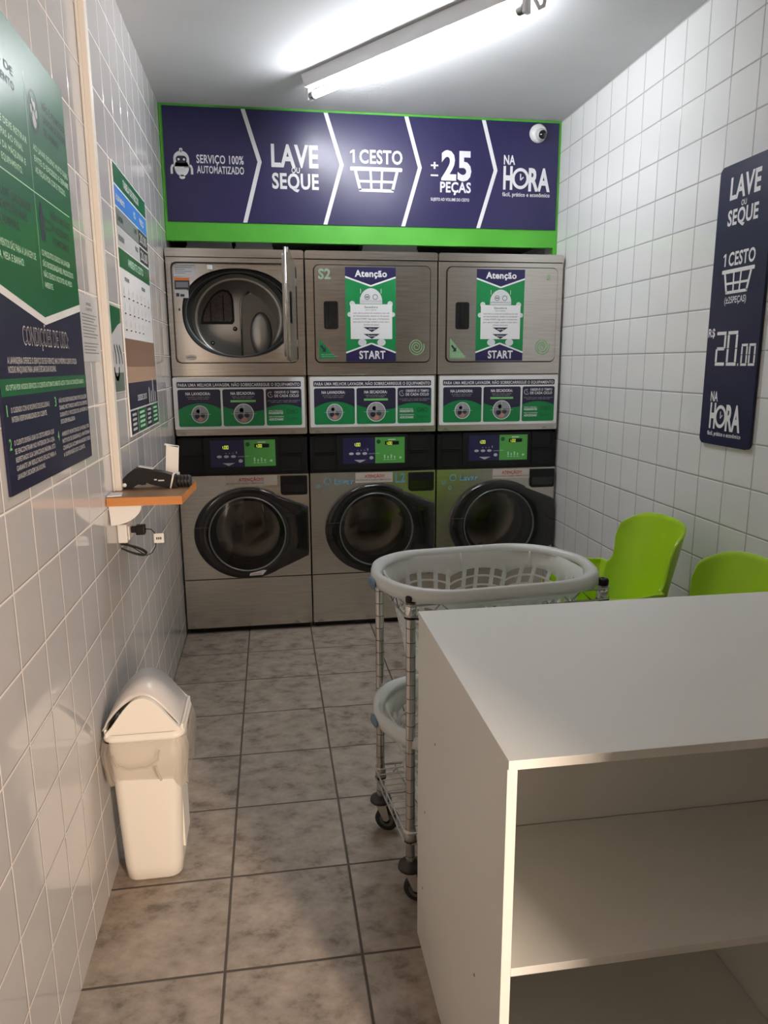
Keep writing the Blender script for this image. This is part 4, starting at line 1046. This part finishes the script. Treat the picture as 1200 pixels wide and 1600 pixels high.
for x_ in (.05, .27, .49): mb.tube([(x_, -.014, .207), (x_, LY+.014, .207)], .0026, M_ZINC, 6)
mb.build('lower_shelf', t)

# ================================================================ laundry baskets
def basket(label, cx, cy, zrim, rz, group):
    t = thing('laundry_basket', label, 'basket', (cx, cy, zrim-.27), rz, group)
    n = 112
    def loop(hx, hy, r, z, arch=0.):
        base = rrect(-hx, hx, -hy, hy, r, 27)[:n]
        out = []
        for i, (a, b) in enumerate(base):
            out.append((a, b, z+arch*abs(math.sin(math.pi*i/8.0))))
        return out
    def ev(P_, m_):
        L = [0]; 
        for i in range(len(P_)): L.append(L[-1]+math.hypot(P_[(i+1) % len(P_)][0]-P_[i][0], P_[(i+1) % len(P_)][1]-P_[i][1]))
        T = L[-1]; out = []; j = 0
        for k_ in range(m_):
            s_ = T*k_/m_
            while L[j+1] < s_: j += 1
            u = (s_-L[j])/((L[j+1]-L[j]) or 1); p = P_[j % len(P_)]; q_ = P_[(j+1) % len(P_)]; out.append((p[0]+(q_[0]-p[0])*u, p[1]+(q_[1]-p[1])*u))
        return out
    def lp(f, z, arch=0.):
        hx, hy = .205+(.278-.205)*f, .125+(.188-.125)*f; r = .07+.09*f
        return [(a, b, z+arch*(abs(math.sin(math.pi*i/14.0))**.7)) for i, (a, b) in enumerate(ev(rrect(-hx, hx, -hy, hy, r, 12), n))]
    mb = MB()
    loops = [lp(0, 0), lp(.02, .006), lp(.06, .020)]
    rows = 6
    for k_ in range(rows):
        z0 = .038+k_*.026; f0 = z0/.27
        loops += [lp(f0, z0, .022), lp(f0+.078, z0+.020, .022)]
    loops += [lp(.81, .219), lp(.95, .255)]
    def skip(k_, i):
        if k_ < 3 or k_ >= 3+2*rows-1: return False
        if (k_-3) % 2: return False
        return i % 7 not in (0, 3) 
    mb.loft(loops, M_BASKET, caps=(True, False), skip=skip)
    mb.build('tub', t, solid=.003)
    # rolled lip with carrying handles at both ends
    mb = MB()
    def lip(z, grow):
        out = []
        for i, (a, b) in enumerate(ev(rrect(-.283-grow, .283+grow, -.193-grow, .193+grow, .165, 12), n)):
            bump = max(0, 1-abs(b)/.085)**1.0 if abs(a) > .2 else 0; bump = bump*bump*(3-2*bump)
            out.append((a+math.copysign(bump*.012, a), b, z))
        return out
    mb.loft([lip(.252, -.008), lip(.262, -.002), lip(.268, .004), lip(.270, .011), lip(.266, .018), lip(.255, .021), lip(.238, .022)], M_BASKET)
    lp_ = mb.build('rim', t, solid=.0025)
    for s_ in (-1, 1):
        mb = MB(); loops = []
        for u, k_ in ((0, .2), (.1, .7), (.4, 1), (.7, .95), (1, .5)):
            loops.append([(s_*(.312+u*.014), .034*k_*math.cos(a_), .243+.015*k_*math.sin(a_)) for a_ in [2*math.pi*i/20 for i in range(20)]])
        mb.loft(loops, M_BGREY, caps=(True, True)); mb.build('grip_insert', t)
    for a_, b_ in ((.0, .178), (.21, .14), (.2, -.14)):
        mb = MB(); mb.tube([(a_, b_, .258), (a_*.97, b_*.93, .215)], .003, M_BASKET, 6); mb.build('rib', t)
    return t
basket('white slotted laundry basket held in the top of the wire trolley', 1.147, -1.962, .888, AZ, 'laundry baskets in the wire trolley')
basket('white slotted laundry basket on the lower shelf of the wire trolley', 1.150, -1.962, .487, AZ, 'laundry baskets in the wire trolley')

# ================================================================ lime chairs
def sstep(a, b, x): x = max(0, min(1, (x-a)/(b-a))); return x*x*(3-2*x)
def chair(label, x, y, rz):
    t = thing('tub_chair', label, 'chair', (x, y, 0), rz, 'lime green chairs along the right wall')
    # local frame: back towards +x
    def top(ph):
        a = abs(math.degrees(ph))
        h = .660+(.872-.660)*(1-sstep(47, 57, a))
        h -= .065*min(1, a/50)**4.2 if a < 50 else .065*(1-sstep(50, 57, a))
        return h-.09*sstep(108, 125, a)
    loops = []; NV = 24; NU = 141
    grid = []
    for iv in range(NV+1):
        v = iv/NV; row = []
        for iu in range(NU):
            ph = math.radians(-125+250*iu/(NU-1)); a = abs(math.degrees(ph))
            zt = top(ph); z = .44+(zt-.44)*v
            wd = .235+.02*v
            bulge = 0
            if z > .67: bulge = sstep(.67, .79, z)*(1-.25*sstep(.80, .872, z))
            e = sstep(.44, .50, z)
            rx = .17+.05*e; ry = .17+.07*e
            p = ph*(1+.17*bulge)
            px, py = rx*math.cos(p), ry*math.sin(p)
            if a < 62:
                lean = max(0, z-.50)*.22; px += lean
                flat = 1-sstep(30, 60, a)
                px = px*(1-flat*.25)+flat*.25*(rx+lean)
            if a >= 58: 
                out_ = .03*sstep(.58, .64, z); py += math.copysign(out_, py)
            row.append((px, py, z))
        grid.append(row)
    mb = MB(); mb.loft(grid, M_GCHAIR, close=False)
    sh = mb.build('shell', t, solid=.012)
    sh.modifiers.new('round', 'BEVEL').width = .003
    mb = MB(); seat = []
    for k_ in range(6):
        f = 1-k_/5*.999; seat.append([(.01+(.175*f)*math.cos(a_) - (.03*f if math.cos(a_) < 0 else 0), .18*f*math.sin(a_), .445-.018*(1-f)) for a_ in [2*math.pi*i/40 for i in range(40)]])
    mb.loft(seat, M_GCHAIR); mb.build('seat', t, solid=.014)
    for sx in (-1, 1):
        for sy in (-1, 1):
            mb = MB(); mb.tube([(.11*sx, .11*sy, .430), (.20*sx, .20*sy, .005)], .016, M_GCHAIR, 10, r1=.011); mb.build('leg', t)
    return t
chair('lime green tub chair with its back to the right wall, next to the wire trolley', 1.735, -1.405, 0)
chair('lime green tub chair half hidden behind the right end of the white counter', 1.700, -2.0, 0)

# ================================================================ white counter
t = thing('white_counter', 'white melamine counter with open shelves in the right foreground', 'counter', (.902, -2.925, 0))
CT = .868
DY = .665
MB().box(0, XR-.904, 0, DY, CT-.0155, CT, M_MDF).build('counter_top', t, bevel=.0008)
sp = MB().box(.001, .017, .008, DY-.002, 0, CT-.016, M_MDF).build('side_panel', t, bevel=.0006)
sp['label'] = 'left end panel with screw holes'
for y_, z_ in ((.48, .63), (.58, .40), (.15, .36), (.60, .18)):
    mb = MB(); mb.lathe([(0, -.0006), (.003, -.0006), (.003, .0002)], M_GREY, (.0008, y_, z_), 'x', 12); mb.build('screw_hole', sp)
MB().box(XR-.904-.02, XR-.904-.004, .008, DY-.002, 0, CT-.016, M_MDF).build('end_panel', t)
MB().box(.018, XR-.925, .010, .355, .487, .502, M_MDF).build('middle_shelf', t, bevel=.0006)
MB().box(.018, XR-.925, .356, .371, .487, CT-.017, M_MDF).build('back_panel', t)
MB().box(.018, XR-.925, DY-.02, DY-.005, .03, .486, M_MDF).build('lower_back_panel', t)
MB().box(.018, XR-.925, .356, DY-.021, .487, .502, M_MDF).build('rear_shelf', t)
MB().box(.018, .700, .012, DY-.021, .012, .027, M_MDF).build('bottom_shelf', t)
MB().box(.701, .716, .012, DY-.021, .001, .486, M_MDF).build('divider', t)
